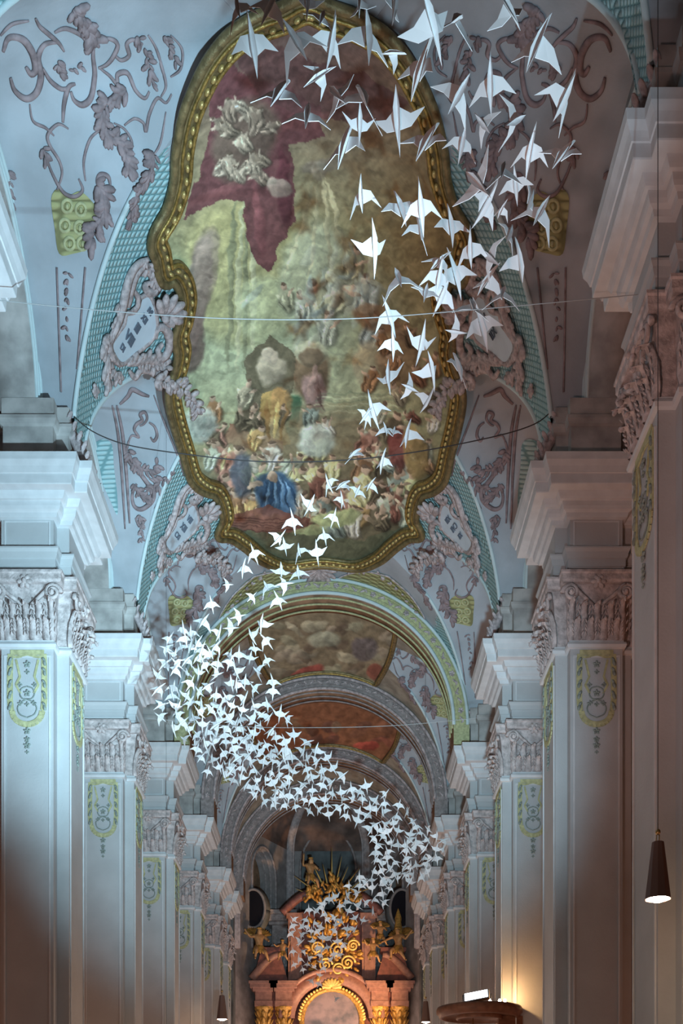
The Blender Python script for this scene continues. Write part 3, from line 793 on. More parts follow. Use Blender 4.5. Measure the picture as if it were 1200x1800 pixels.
# small vault paintings farther back
def rect_uv(v0, v1, a0, a1, lob=.25, n=14):
    pts = []
    for i in range(n+1): t = i/n; pts.append((-a0+2*a0*t, v0-lob*math.sin(PI*t)))
    for i in range(n+1): t = i/n; pts.append((a0+(a1-a0)*t+lob*.6*math.sin(PI*t), v0+(v1-v0)*t))
    for i in range(n+1): t = i/n; pts.append((a1-2*a1*t, v1-lob*.3*math.sin(PI*t)))
    for i in range(n+1): t = i/n; pts.append((-(a1+(a0-a1)*t+lob*.6*math.sin(PI*t)), v1+(v0-v1)*t))
    out = []
    for p in pts:
        if not out or math.hypot(p[0]-out[-1][0], p[1]-out[-1][1]) > .02: out.append(p)
    return out
def small_fresco(v0, v1, a0, a1, base, items, label, seed):
    r = empty('vault_painting', (0, 0, 0)); o = rect_uv(v0, v1, a0, a1)
    painted_patch(o, .05, .05, .02, lambda px, py: paint(px, py, base, items, 5, seed, (9, 6)), 'painting', r, 1.9)
    oo = cat(o, 2, True)
    f = sweep_uv(oo, 0, .10, .04, M['bronze'], 'frame', r, .6, 6); sweep_uv(oo, .03, .03, .10, M['gold'], 'gilt_fillet', f)
    tag(r, label, 'ceiling painting', 'small paintings on the rear vaults')
it2 = []
for k in range(70):
    it2.append(('e', rp.uniform(470, 720), rp.uniform(1090, 1210), rp.uniform(6, 22), rp.uniform(4, 11), rp.uniform(-40, 40), rp.choice([(128,124,96),(104,88,66),(150,142,112),(88,72,56),(112,104,84),(134,120,98)]), .7))
it2.append(('e', 538, 1186, 34, 12, -20, (132, 56, 46), .95)); it2.append(('e', 660, 1180, 16, 14, 0, (124, 58, 44), .8)); it2.append(('e', 640, 1140, 24, 22, 0, (80, 72, 78), .7)); it2.append(('e', 570, 1125, 30, 14, 0, (140, 144, 118), .7))
small_fresco(32.1, 36.5, 2.45, 1.9, lambda x, y: np.tile(np.array([[112., 98., 72.]]), (len(x), 1)), it2, 'painted vault field with a red draped figure on clouds behind the first nave arch', 11)
it3 = []
for k in range(60):
    it3.append(('e', rp.uniform(470, 720), rp.uniform(1270, 1400), rp.uniform(8, 26), rp.uniform(4, 11), rp.uniform(-30, 30), rp.choice([(124,78,54),(96,62,48),(122,94,66),(84,54,44),(128,68,50)]), .7))
it3.append(('e', 645, 1312, 22, 8, 0, (150, 58, 44), .95))
small_fresco(38.1, 42.6, 3.1, 2.5, lambda x, y: np.tile(np.array([[122., 74., 46.]]), (len(x), 1)), it3, 'reddish brown painted vault field right of the bird swarm behind the second nave arch', 13)
# ------------------------------------------------------------ choir and apse
def arc_wall(p0, p1, z0, z1, cw, sill, zspr, thick, mat_, name, parent=None):
    """wall panel from p0 to p1 with a round-headed opening of half width cw"""
    p0 = Vector((p0[0], p0[1], 0)); p1 = Vector((p1[0], p1[1], 0)); d = (p1-p0); L_ = d.length; d.normalize(); n = Vector((d.y, -d.x, 0))
    if n.y > 0: n = -n
    c = L_/2; top = [(c+cw*math.cos(PI-PI*i/16), zspr+cw*1.35*math.sin(PI*i/16)) for i in range(17)]
    inner = [(c-cw, sill)]+top+[(c+cw, sill)]
    m = MB(); W = lambda u, z, h=0: p0+d*u+Vector((0, 0, z))-n*h
    outer = [(0, sill)]+[(0, zspr+(z1-zspr)*i/8) for i in range(9)]+[(L_*i/8, z1) for i in range(1, 8)]+[(L_, z1-(z1-zspr)*i/8) for i in range(9)]+[(L_, sill)]
    k = len(inner); o2 = []
    for (u, z) in inner:       # push each inner point out to the frame
        if z <= sill+1e-6: o2.append((0 if u < c else L_, sill)); continue
        a = math.atan2(z-zspr, u-c); du = abs((L_/2)/math.cos(a)) if abs(math.cos(a)) > 1e-6 else 1e9; dz = (z1-zspr)/math.sin(a) if math.sin(a) > 1e-6 else 1e9
        r_ = min(du, dz); o2.append((c+r_*math.cos(a), zspr+r_*math.sin(a)))
    for i in range(k-1):
        m.add([W(*inner[i]), W(*o2[i]), W(*o2[i+1]), W(*inner[i+1])], [(0, 1, 2, 3)])
        m.add([W(*inner[i]), W(*inner[i+1]), W(*inner[i+1], thick), W(*inner[i], thick)], [(0, 1, 2, 3)])
    m.add([W(0, z0), W(L_, z0), W(L_, sill), W(0, sill)], [(0, 1, 2, 3)])
    # fill the corners between fan and rectangle
    m.add([W(0, zspr), W(0, z1), W(L_*.02, z1)], [(0, 1, 2)])
    o = m.build(name, mat_, parent)
    g = MB(); g.box(0, 1, 0, 1, 0, 1); g = MB(); g.add([W(c-cw-.1, sill-.1, thick), W(c+cw+.1, sill-.1, thick), W(c+cw+.1, zspr+cw*1.5, thick), W(c-cw-.1, zspr+cw*1.5, thick)], [(0, 1, 2, 3)])
    return o, g, W, top, n
wn = 0
def apse_face(p0, p1, cw, sill, zspr, idx, wm):
    o, g, W, top, n = arc_wall(p0, p1, 0, 20.6, cw, sill, zspr, .9, M['choir'], 'wall_apse'); struct(o)
    w_ = g.build('window_%d' % idx, wm); struct(w_)
    m = MB()
    for k, off in enumerate((0.0, .3, .6)):
        m.tube([W(u, z, off-.03) for (u, z) in [(top[0][0], sill)]+top+[(top[-1][0], sill)]], .07-.01*k, 5)
    t = m.build('window_frame', M['rib'], w_)
x0, x1, ya, yb = 4.3, 1.95, 48.2, 52.4
apse_face((AX-x1, yb), (AX+x1, yb), 1.42, 12.5, 17.3, 1, M['choirdark'])
apse_face((AX-x0, ya), (AX-x1, yb), 1.05, 12.6, 16.3, 2, M['soffit'])
apse_face((AX+x1, yb), (AX+x0, ya), 1.05, 12.6, 16.3, 3, M['soffit'])
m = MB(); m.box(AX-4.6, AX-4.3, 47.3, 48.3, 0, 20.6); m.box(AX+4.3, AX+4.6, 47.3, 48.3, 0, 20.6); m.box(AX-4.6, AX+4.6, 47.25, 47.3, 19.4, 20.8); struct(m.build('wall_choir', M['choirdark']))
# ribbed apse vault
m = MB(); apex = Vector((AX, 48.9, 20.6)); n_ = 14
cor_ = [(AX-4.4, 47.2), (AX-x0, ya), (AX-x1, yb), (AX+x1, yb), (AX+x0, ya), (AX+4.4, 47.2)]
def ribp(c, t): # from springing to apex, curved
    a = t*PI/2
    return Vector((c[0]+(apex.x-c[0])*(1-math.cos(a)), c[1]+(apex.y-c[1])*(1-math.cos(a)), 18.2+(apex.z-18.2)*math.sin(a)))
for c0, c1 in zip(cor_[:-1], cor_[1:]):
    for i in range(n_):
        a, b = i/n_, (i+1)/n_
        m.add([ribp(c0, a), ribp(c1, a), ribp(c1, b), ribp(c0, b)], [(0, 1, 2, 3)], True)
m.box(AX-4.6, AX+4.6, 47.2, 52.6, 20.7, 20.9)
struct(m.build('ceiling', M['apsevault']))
for i, c in enumerate(cor_[1:5]):
    r = empty('apse_rib', (c[0], c[1], 0)); pts = [Vector((0, -.08, z_)) for z_ in (12.3, 14, 15.5, 17)]+[ribp(c, t/16)-Vector((c[0], c[1]+.06, 0)) for t in range(17)]
    m = MB(); m.tube(pts, .27, 8, .8); m.build('rib', M['apserib'], r)
    for s_ in (-.2, .2):
        m = MB(); m.tube([p+Vector((s_, -.1, 0)) for p in pts], .06, 5); m.build('edge_roll', M['apserib'], r)
    tag(r, 'rosy grey vault rib of the apse, %s from the left above the altar' % ORD[i], 'rib', 'ribs of the apse')
# apse pilasters with entablature, oculi beside them
for sx in (-1, 1):
    r = empty('apse_pilaster', (AX+sx*2.35, 50.6, 0))
    m = MB(); m.box(-.32, .32, -.3, .4, 0, 11.9); m.build('shaft', M['choir'], r)
    m = MB(); m.box(-.36, .36, -.34, .4, 11.9, 13.0)
    for i in range(3):
        for z in (11.95, 12.4): m.lobe((-.24+.24*i, -.36, z), (-.24+.24*i, -.46, z+.45), .1, (0, -1, 0))
    for s_ in (-1, 1): m.ell((s_*.34, -.4, 12.85), Vector((.12,0,0)), Vector((0,.08,0)), Vector((0,0,.13)))
    m.build('capital', M['capital'], r)
    m = MB()
    for (z0, z1, e) in ((13.0, 13.4, .02), (13.4, 13.9, .0), (13.9, 14.05, .15), (14.05, 14.35, .35), (14.35, 14.55, .5)): m.box(-.36-e, .36+e, -.36-e, .4, z0, z1)
    m.build('cornice', M['rib'], r)
    tag(r, 'narrow grey pilaster with rosy cornice %s of the golden altar glory' % SIDE[sx], 'pilaster')
    r = empty('oculus_window', (AX+sx*3.55, 49.2, 14.45))
    dx = Vector((sx*-.49, .87, 0)).normalized(); u_ = Vector((1, 0, 0)); nn = Vector((0, -1, 0))
    m = MB(); m.tube([(.56*math.cos(a), 0, .92*math.sin(a)) for a in [2*PI*i/32 for i in range(32)]], .07, 6, closed=True); m.build('rim', M['choir'], r)
    m = MB(); m.add([(.56*math.cos(2*PI*i/32), .02, .92*math.sin(2*PI*i/32)) for i in range(32)], [tuple(range(32))]); m.build('pane', M['glass'], r)
    m = MB(); m.tube([(.5*math.cos(a), .4, .86*math.sin(a)) for a in [2*PI*i/32 for i in range(33)]], .3, 4); m.build('reveal', M['choirdark'], r)
    tag(r, 'black oval window behind the cornice tip %s of the altar' % SIDE[sx], 'window')

# ------------------------------------------------------------ high altar
ALY = 49.0
def ax_(px): return (px-VX)/F*ALY
def az_(py): return EYE+(VY-py)/F*ALY
acx = ax_(583)
al = empty('high_altar', (acx, ALY, 0))
def apart(m, name, mt, parent=al): return m.build(name, mt, parent)
m = MB(); m.box(-3.9, 3.9, .0, .9, 0, 5.0); m.box(-3.6, 3.6, .25, .9, 5.0, 10.6); apart(m, 'retable_body', M['marble'])
def col(x, y, z0, z1, rad):
    m = MB(); m.lathe([(rad*1.35, 0), (rad*1.35, .12), (rad*1.1, .2), (rad, .3), (rad*1.02, (z1-z0)*.4), (rad*.86, z1-z0)], (x, y, z0), 18); c = apart(m, 'column', M['marble'])
    m = MB(); m.lathe([(rad*.88, 0), (rad*.95, .3), (rad*1.35, .75), (rad*1.5, .8), (rad*1.5, .9)], (x, y, z1), 16)
    for k in range(8):
        a = k*PI/4
        for zz in (.05, .38): m.lobe((x+rad*math.cos(a), y+rad*math.sin(a), z1+zz), (x+rad*1.5*math.cos(a), y+rad*1.5*math.sin(a), z1+zz+.32), .1, (math.cos(a), math.sin(a), 0))
    m.build('column_capital', M['altargold'], c)
    return c
for x in (-3.2, -2.25, 2.25, 3.2): col(x, -.25, 5.0, 8.75, .30)
for s_ in (-1, 1):
    for x in (2.25, 3.2):
        m = MB()
        for (z0, z1, e) in ((9.65, 9.9, .0), (9.9, 10.35, -.03), (10.35, 10.5, .08), (10.5, 10.68, .2), (10.68, 10.8, .26)): m.box(s_*x-.42-e, s_*x+.42+e, -.66-e, .4, z0, z1)
        apart(m, 'entablature_block', M['marblelt'])
    m = MB(); m.box(s_*2.7-.9, s_*2.7+.9, -.35, .4, 9.7, 10.6); apart(m, 'entablature', M['marble'])
    # pedestals and broken pediment scrolls
    m = MB(); m.loft([[(s_*2.9-w_, -.5, z), (s_*2.9+w_, -.5, z), (s_*2.9+w_, .3, z), (s_*2.9-w_, .3, z)] for (z, w_) in ((10.8, .85), (11.0, .8), (11.6, .62), (12.2, .45), (12.3, .6), (12.45, .6))]); apart(m, 'pedestal', M['marble'])
    m = MB(); m.tube([(s_*(3.75-.15*i), -.45, 10.95+1.15*math.sin(i/9*PI*.5)) for i in range(10)], [.22-.008*i for i in range(10)], 8); apart(m, 'pediment_scroll', M['marblelt'])
# arched centre: salmon arch and gilt frame around grey painting
m = MB()
for (r0, r1, y0, y1, z) in ((1.75, 2.35, -.5, .3, 0), (2.3, 2.5, -.62, .3, 0)):
    vs = []; fs = []
    for i in range(33):
        a = PI*i/32
        c_, s2 = math.cos(a), math.sin(a)
        vs += [(r0*c_, y0, 9.1+r0*s2*.95), (r1*c_, y0, 9.1+r1*s2*.95), (r1*c_, y1, 9.1+r1*s2*.95), (r0*c_, y1, 9.1+r0*s2*.95)]
    for i in range(32):
        for j in range(4): a = i*4+j; b = i*4+(j+1) % 4; fs.append((a, b, b+4, a+4))
    m.add(vs, fs, True)
apart(m, 'arched_pediment', M['marblelt'])
fp = [(1.42, 5.2), (1.42, 8.6)]+[(1.42*math.cos(a), 9.0+1.5*math.sin(a)) for a in [PI*i/20 for i in range(21)]]+[(-1.42, 8.6), (-1.42, 5.2)]
m = MB(); m.tube([(x, -.35, z) for (x, z) in fp], .13, 8); gf = apart(m, 'gilt_arch_frame', M['altargold'])
m = MB()
for i, (x, z) in enumerate(cat(fp, 3)):
    if i % 2: m.lobe((x, -.42, z), (x*1.12, -.5, z+.14), .07, (0, -1, 0))
for k in range(9):
    a = k*PI/8; m.lobe((0, -.5, 10.55), (.5*math.cos(a), -.55, 10.6+.4*math.sin(a)), .1, (0, -1, 0))
m.build('gilt_leaf_crest', M['altargoldlt'], gf)
M['altpaint'] = mat('altar_painting', (0.34, 0.28, 0.33), noise=0.6, nscale=1.6, col2=(0.12, 0.13, 0.17))
m = MB(); m.add([(x, -.28, z) for (x, z) in fp], [tuple(range(len(fp)))]); apart(m, 'altarpiece_painting', M['altpaint'])
# upper storey with gilt glory
for s_ in (-1, 1):
    m = MB(); m.box(s_*1.75-.32, s_*1.75+.32, -.1, .5, 10.7, 13.9); m.box(s_*1.75-.4, s_*1.75+.4, -.2, .5, 13.9, 14.15); m.box(s_*1.75-.2, s_*1.75+.2, -.16, .5, 11.0, 13.6); apart(m, 'upper_pilaster', M['marblelt'])
    m = MB(); m.tube([(s_*(2.35-.16*i), -.1, 14.15+.95*math.sin(i/9*PI*.5)) for i in range(10)], .2, 8); apart(m, 'upper_pediment_scroll', M['marble'])
    m = MB(); m.lathe([(.0, 0), (.18, .02), (.22, .2), (.12, .32), (.2, .5), (.26, .7), (.2, 1.0), (.14, 1.3), (.17, 1.5), (.08, 1.8), (.0, 2.0)], (s_*3.15, -.1, 12.4), 14)
    if s_ > 0: apart(m, 'gilt_flame_urn', M['altargold'])
m = MB(); m.box(-1.5, 1.5, .2, .5, 10.7, 14.3); apart(m, 'upper_panel', M['marble'])
rg = random.Random(21)
gl = MB()
for k in range(150):
    a = rg.uniform(0, 2*PI); r_ = rg.uniform(.15, 1.35); c = Vector((r_*math.cos(a)*.95, -.25-.2*rg.random(), 12.5+1.25*r_*math.sin(a)))
    b = a+rg.uniform(-.8, .8); gl.lobe(c, c+Vector((math.cos(b)*.34, -.08, math.sin(b)*.34)), rg.uniform(.06, .13), (0, -1, 0), .8)
apart(gl, 'gilt_glory', M['altargold'])
m = MB()
for (cx, cz, r0) in ((.25, 12.3, .42), (.75, 11.7, .36), (1.0, 12.5, .3), (.3, 11.4, .3), (-.3, 11.6, .34), (-.7, 12.4, .3)):
    m.tube([(cx+r0*(1-i/30)*math.cos(i*.45), -.62+.004*i, cz+r0*(1-i/30)*math.sin(i*.45)) for i in range(30)], .055, 5)
apart(m, 'gilt_cloud_scrolls', M['altargoldlt'])
m = MB()
for k in range(90):
    x = rg.uniform(-1.35, 1.35); z = 14.5+1.35*rg.random()*(1-abs(x)/1.9); c = Vector((x, -.25-rg.random()*.25, z)); b = rg.uniform(.2, PI-.2)
    m.lobe(c, c+Vector((math.cos(b)*.3, -.05, math.sin(b)*.3)), rg.uniform(.05, .1), (0, -1, 0), .9)
apart(m, 'gilt_crest', M['altargold'])
m = MB()
for k, a in enumerate([R(d) for d in (22, 38, 52, 66, 78, 90, 103, 116, 130, 144, 158)]):
    L_ = (1.9, 1.5, 1.9, 1.6, 2.1, 2.6, 1.6, 2.2, 1.6, 2.0, 1.5)[k]
    p = Vector((.7*math.cos(a), -.15, 14.6+.7*math.sin(a))); q = p+Vector((math.cos(a)*L_*.75, 0, math.sin(a)*L_*.75))
    m.tube([p, q], [.05, .012], 4)
apart(m, 'gilt_rays', M['altargoldlt'])
tag(al, 'red marble high altar with gilded glory and arched painting at the nave end', 'altar')

# statues on the altar: one skinned body each
def figure3d(name, loc, rz, pose, label, scale=1.0, matl='flesh', wings=True, group=None):
    V = {'pel': (0, 0, .5), 'che': (0, -.03, .85), 'nek': (0, -.05, 1.0), 'hed': (0, -.09, 1.14), 'hdt': (0, -.1, 1.24),
         'shl': (-.17, -.03, .95), 'ell': (-.36, -.12, .86), 'hal': (-.5, -.25, 1.0), 'shr': (.17, -.03, .95), 'elr': (.34, -.1, .78), 'har': (.3, -.32, .72),
         'hpl': (-.1, 0, .48), 'knl': (-.16, -.3, .42), 'ftl': (-.2, -.22, .08), 'tol': (-.22, -.36, .03),
         'hpr': (.1, 0, .48), 'knr': (.2, -.26, .3), 'ftr': (.34, -.1, .02), 'tor': (.42, -.2, -.02)}
    V.update(pose)
    Rr = dict(pel=.14, che=.15, nek=.06, hed=.10, hdt=.06, shl=.075, ell=.05, hal=.035, shr=.075, elr=.05, har=.035, hpl=.11, knl=.075, ftl=.045, tol=.03, hpr=.11, knr=.075, ftr=.045, tor=.03)
    Ed = [('pel','che'),('che','nek'),('nek','hed'),('hed','hdt'),('che','shl'),('shl','ell'),('ell','hal'),('che','shr'),('shr','elr'),('elr','har'),('pel','hpl'),('hpl','knl'),('knl','ftl'),('ftl','tol'),('pel','hpr'),('hpr','knr'),('knr','ftr'),('ftr','tor')]
    ks = list(V); me = bpy.data.meshes.new('body'); me.from_pydata([V[k] for k in ks], [(ks.index(a), ks.index(b)) for a, b in Ed], [])
    o = bpy.data.objects.new('body', me); C.objects.link(o); md = o.modifiers.new('s', 'SKIN'); sb = o.modifiers.new('ss', 'SUBSURF'); sb.levels = 1; sb.render_levels = 1
    if not me.skin_vertices: me.skin_vertices.new('') if hasattr(me.skin_vertices, 'new') else None
    if me.skin_vertices:
        for i, k in enumerate(ks): me.skin_vertices[0].data[i].radius = (Rr[k], Rr[k])
        me.skin_vertices[0].data[0].use_root = True
    bpy.context.view_layer.update()
    dg = bpy.context.evaluated_depsgraph_get(); m2 = bpy.data.meshes.new_from_object(o.evaluated_get(dg)); bpy.data.objects.remove(o)
    m2.materials.clear(); m2.materials.append(M[matl])
    for p in m2.polygons: p.use_smooth = True
    r = empty(name, loc); r.rotation_euler = (0, 0, rz); r.scale = (scale,)*3
    link('body', m2, r)
    if wings:
        for s_ in (-1, 1):
            m = MB()
            for k in range(8):
                a = R(20+k*11); p = Vector((s_*.08, .08, .95)); m.lobe(p+Vector((s_*.1, .03, .05)), p+Vector((s_*math.cos(a)*.5, .15+.03*k, math.sin(a)*.42)), .05, (0, -1, 0), .35)
            m.build('wing', M['altargold'], r)
    m = MB()
    for k in range(7):
        a = -PI+PI*k/6; p = Vector((.13*math.cos(a), .0+.1*math.sin(a), .62)); m.lobe(p, p+Vector((.12*math.cos(a), -.12, -.38)), .07, (math.cos(a), math.sin(a), 0), .6)
    m.build('drapery', M['altargold'], r)
    m = MB()
    for k in range(9):
        a = 2*PI*k/9; m.ell((.07*math.cos(a), -.07+.07*math.sin(a), 1.22), Vector((.035,0,0)), Vector((0,.035,0)), Vector((0,0,.035)), 5, 4)
    m.build('hair', M['altargold'], r)
    tag(r, label, 'statue', group)
figure3d('angel_statue', U(455, 1690, 48.3), .3, {'hal': (-.6, -.2, 1.15)}, 'gilded angel sitting on the left end of the altar pediment', 1.25)
figure3d('cherub_statue', U(497, 1690, 48.2), -.2, {'har': (.5, -.3, 1.1)}, 'small cherub beside the left inner pedestal of the altar', .8, 'flesh', wings=False)
figure3d('angel_statue', U(700, 1690, 48.3), -.5, {'har': (.62, -.1, 1.1), 'hal': (-.55, -.35, .7)}, 'gilded angel sprawling on the right end of the altar pediment', 1.25)
figure3d('cherub_statue', U(655, 1692, 48.0), .2, {'hal': (-.5, -.2, 1.15), 'knl': (-.3, -.2, .3)}, 'orange gilded cherub left of the angel on the right pediment', .9)
figure3d('putto_statue', U(545, 1562, 48.5), .4, {'hal': (-.35, -.2, 1.35)}, 'copper coloured putto high up left of the golden rays', 1.15, wings=False)
figure3d('angel_statue', U(668, 1662, 48.6), .0, {}, 'small gilded angel seated between glory and right urn', .9)

# ------------------------------------------------------------ pulpit canopy with floodlight and candles
pc = U(842, 1783, 24.6)
r = empty('pulpit_canopy', (pc.x, pc.y, pc.z))
m = MB(); m.lathe([(0, .16), (.9, .16), (1.0, .15), (1.02, .10), (1.02, .02), (.97, -.02), (.95, -.08), (.86, -.1), (.84, -.05), (.3, -.05), (.0, -.05)], n=48); m.build('sounding_board', M['wood'], r)
m = MB(); m.lathe([(.55, -.05), (.55, -.12), (.5, -.14), (.48, -.10), (.0, -.10)], n=36); m.build('underside_ring', M['wood'], r)
m = MB(); m.tube([(-.15, -.0, -.1), (-.15, 0, -.9)], .012, 6); m.build('support_rod', M['brass'], r)
m = MB(); m.box(.45, 1.02, -.1, .5, -3.0, -.05); m.build('back_panel', M['wood'], r)
tag(r, 'round dark wooden pulpit canopy seen from below at the right bottom', 'pulpit canopy')
fl = U(838, 1758, 24.0); fl.z = pc.z+.17
r = empty('floodlight', tuple(fl)); r.rotation_euler = (0, 0, R(-18))
m = MB(); m.box(-.30, .30, -.05, .04, .06, .31); o = m.build('housing', M['black'], r); o.rotation_euler = (R(-28), R(-8), 0)
m = MB(); m.box(-.27, .27, -.065, -.05, .085, .285); o = m.build('lamp_panel', M['led'], r); o.rotation_euler = (R(-28), R(-8), 0)
m = MB(); m.tube([(-.33, 0, .2), (-.33, 0, .0), (.33, 0, .0), (.33, 0, .2)], .015, 5); m.build('bracket', M['black'], r)
tag(r, 'white glowing rectangular floodlight on the pulpit canopy', 'floodlight')
for k, (px, lab) in enumerate(((861, 'small warm lamp beside the floodlight on the pulpit canopy'), (878, 'middle small warm lamp on the pulpit canopy'), (887, 'small warm lamp at the orange lit pier on the canopy'))):
    p = U(px, 1760, 24.3); r = empty('small_lamp', (p.x, p.y, pc.z+.16))
    m = MB(); m.lathe([(0, 0), (.05, 0), (.05, .02), (.015, .04), (.015, .08), (0, .08)], n=12); m.build('base', M['brass'], r)
    m = MB(); m.lathe([(0, .07), (.03, .09), (.035, .12), (.02, .15), (0, .16)], n=12); m.build('bulb', M['bulb'], r)
    tag(r, lab, 'lamp', 'small lamps on the pulpit canopy')
light('POINT', 'canopy_lamp_light', (U(887, 1760, 24.15).x, 24.05, pc.z+.35), None, 55, (1.0, 0.55, 0.22), shadow_soft_size=0.05)
# ------------------------------------------------------------ pendant lamps
def pendant(px, py, d, wid, label, es=40, ptop=None):
    p = U(px, py, d); r = empty('pendant_lamp', tuple(p)); k = wid/.27
    m = MB(); m.lathe([(.135, 0), (.137, .012), (.066, .60), (.062, .61), (.0, .612), (0, .60), (.058, .59), (.125, .01), (.135, 0)], n=10, smooth=False); o = m.build('lamp_shade', M['shade'], r); o.scale = (k,)*3
    m = MB(); m.lathe([(0, .012), (.118, .012), (.10, .0), (.06, -.02), (0, -.03)], n=24); o2 = m.build('bulb', M['bulb'], r); o2.scale = (k,)*3
    m = MB(); m.tube([(-.015, 0, .61), (-.015, 0, .69)], .006, 5); m.tube([(.015, 0, .61), (.015, 0, .69)], .006, 5); m.ell((0, 0, .72), Vector((.028,0,0)), Vector((0,.028,0)), Vector((0,0,.032)), 10, 7); o3 = m.build('ring', M['brass'], r); o3.scale = (k,)*3
    top = ptop or Hh(p.x, d)-.02
    m = MB(); m.tube([(0, 0, .74*k), (0, 0, top-p.z)], .005 if d < 15 else .0035, 5); m.build('cable', M['cable'], r)
    tag(r, label, 'pendant lamp', 'pendant lamps'); light('POINT', 'pendant_light', (p.x, p.y, p.z-.08), None, es, WARM, shadow_soft_size=0.08)
pendant(1156, 1581, 11.0, .27, 'large brown cone pendant lamp in front of the right edge pier', 30)
pendant(390, 1792, 35.0, .36, 'tiny warm pendant lamp low between the rear left piers', 60)
pendant(748, 1797, 33.5, .30, 'tiny white pendant lamp low beside the rear right piers', 30)
pendant(292, 1900, 22.6, .27, 'pendant lamp below the picture whose thin cable hangs before the left cornice', 30)
# ------------------------------------------------------------ stretched wires
def wire(name, pts, ds, rad, mt, label):
    P = [U(x, y, d) for (x, y), d in zip(pts, ds)]; P = [Vector(q) for q in cat([tuple(p) for p in P], 10)]
    m = MB(); m.tube(P, rad, 5); o = m.build(name, mt); tag(o, label, 'wire')
wire('pale_wire', [(-60, 522), (170, 545), (400, 560), (620, 560), (860, 542), (1140, 516)], [13.6]*6, .006, M['wire'], 'thin pale wire sagging across the middle of the big ceiling painting')
wire('dark_wire', [(60, 600), (120, 720), (200, 775), (340, 800), (480, 812), (640, 806), (800, 782), (940, 745), (990, 690)], [18.9]*9, .010, M['cable'], 'thin dark wire sagging over the crowd of the big painting')
wire('pale_wire', [(255, 1262), (420, 1277), (560, 1279), (700, 1275), (840, 1262)], [24.9]*5, .007, M['wire'], 'thin pale wire across the second painted vault, farthest of the wires')
# ------------------------------------------------------------ stucco ornament, traced on the vault of one bay and repeated bay by bay
BARE = []
def leafy(m, pts, size, f=Hh, n=3, seed=1, off=.03):
    rr = random.Random(seed); P, N = surf_curve(pts, f, 4, off)
    for i in range(0, len(P)-1):
        t = (P[min(i+1, len(P)-1)]-P[i-1 if i else 0])
        if t.length < 1e-6 or t.length > 1.5: continue
        t.normalize(); s_ = t.cross(N[i])
        for k in range(n):
            a = rr.uniform(-1.3, 1.3); d = (t*math.cos(a)+s_*math.sin(a)); L_ = size*rr.uniform(.7, 1.3)
            m.lobe(P[i], P[i]+d*L_+N[i]*.02, L_*.26, N[i], .8, 5, 4)
def scroll(m, pts, r, f=Hh, off=.02, taper=True):
    P, N = surf_curve(pts, f, 6, off)
    for Pp, Nn in runs(P, N):
        k = len(Pp); rad = [r*(.55+.75*math.sin(PI*min(1, (i+.5)/k))) if taper else r for i in range(k)]
        m.tube(Pp, rad, 5, .7, Nn)
def patch(m, poly, f=Hh, off=.02, rings=6):
    q = cat(poly, 4, True); cx = sum(p[0] for p in q)/len(q); cy = sum(p[1] for p in q)/len(q); loops = []
    for k in range(rings+1):
        s_ = 1-k/rings*.98; lp = []
        for (x, y) in q:
            h = hit(cx+(x-cx)*s_, cy+(y-cy)*s_, f); lp.append(h[0]+h[1]*off)
        loops.append(lp)
    m.loft(loops, cap=False, smooth=True); m.add(loops[-1], [tuple(range(len(q)))])
SCR = [([(5,88),(15,64),(40,68),(57,92),(62,118),(54,128),(45,116)], .075), ([(18,135),(26,158),(46,172),(64,160),(71,130),(66,100),(78,76),(100,72)], .07),
 ([(62,30),(70,45),(85,58),(103,74),(112,88)], .045), ([(95,55),(115,48),(145,62),(157,85)], .045), ([(165,62),(163,95),(166,130),(160,170),(145,184),(130,176),(124,160)], .055),
 ([(165,72),(190,66),(206,76),(198,98),(186,112),(172,118)], .045), ([(175,118),(192,132),(205,146),(206,130),(224,128),(238,158),(254,172),(262,160)], .045),
 ([(198,92),(212,104),(226,96),(222,76),(234,68),(250,76)], .045), ([(75,118),(88,140),(108,155),(122,152)], .045), ([(110,215),(112,182),(120,152),(132,146)], .05),
 ([(52,182),(58,212),(80,224),(95,238)], .03), ([(120,226),(102,218),(84,236),(88,256),(104,282),(109,306),(100,334)], .035), ([(80,268),(90,300),(110,336),(130,345),(145,334),(138,314)], .04),
 ([(150,318),(147,282),(158,244),(176,228)], .03), ([(200,216),(220,228),(232,252),(226,278),(226,300)], .03), ([(218,220),(236,208),(252,216),(256,230),(262,200),(276,172),(292,180),(302,165)], .035),
 ([(292,196),(282,250),(270,272)], .025), ([(186,345),(172,324),(176,308),(190,310),(194,326)], .055), ([(260,60),(275,85),(284,115),(292,150),(283,170)], .035), ([(300,60),(320,85),(318,120),(300,135)], .03), ([(0,60),(20,40),(50,34)], .035)]
LEAF = [([(222,158),(200,168),(182,190),(180,215),(192,238),(212,250),(222,275),(226,300)], .17, 3), ([(272,272),(262,300),(245,330),(232,360),(228,385)], .17, 4), ([(128,12),(145,30),(160,52),(165,66)], .2, 3),
 ([(168,320),(186,345),(184,375),(170,400),(160,430)], .2, 3), ([(240,60),(256,90),(262,120),(268,150)], .12, 2), ([(75,260),(84,285)], .12, 3), ([(288,60),(300,82),(310,110)], .12, 2), ([(100,105),(106,128)], .12, 3), ([(14,300),(18,340),(14,380)], .12, 3), ([(120,120),(150,112)], .09, 2)]
ms, ml, mp = MB(), MB(), MB()
for pts, r_ in SCR: scroll(ms, pts, r_*.62)
for i, (pts, s_, n) in enumerate(LEAF): leafy(ml, pts, s_, Hh, n, i+1)
patch(mp, [(90,348),(104,330),(122,342),(140,336),(158,350),(172,372),(164,400),(152,436),(128,446),(104,446),(96,400)])
mpo = MB()
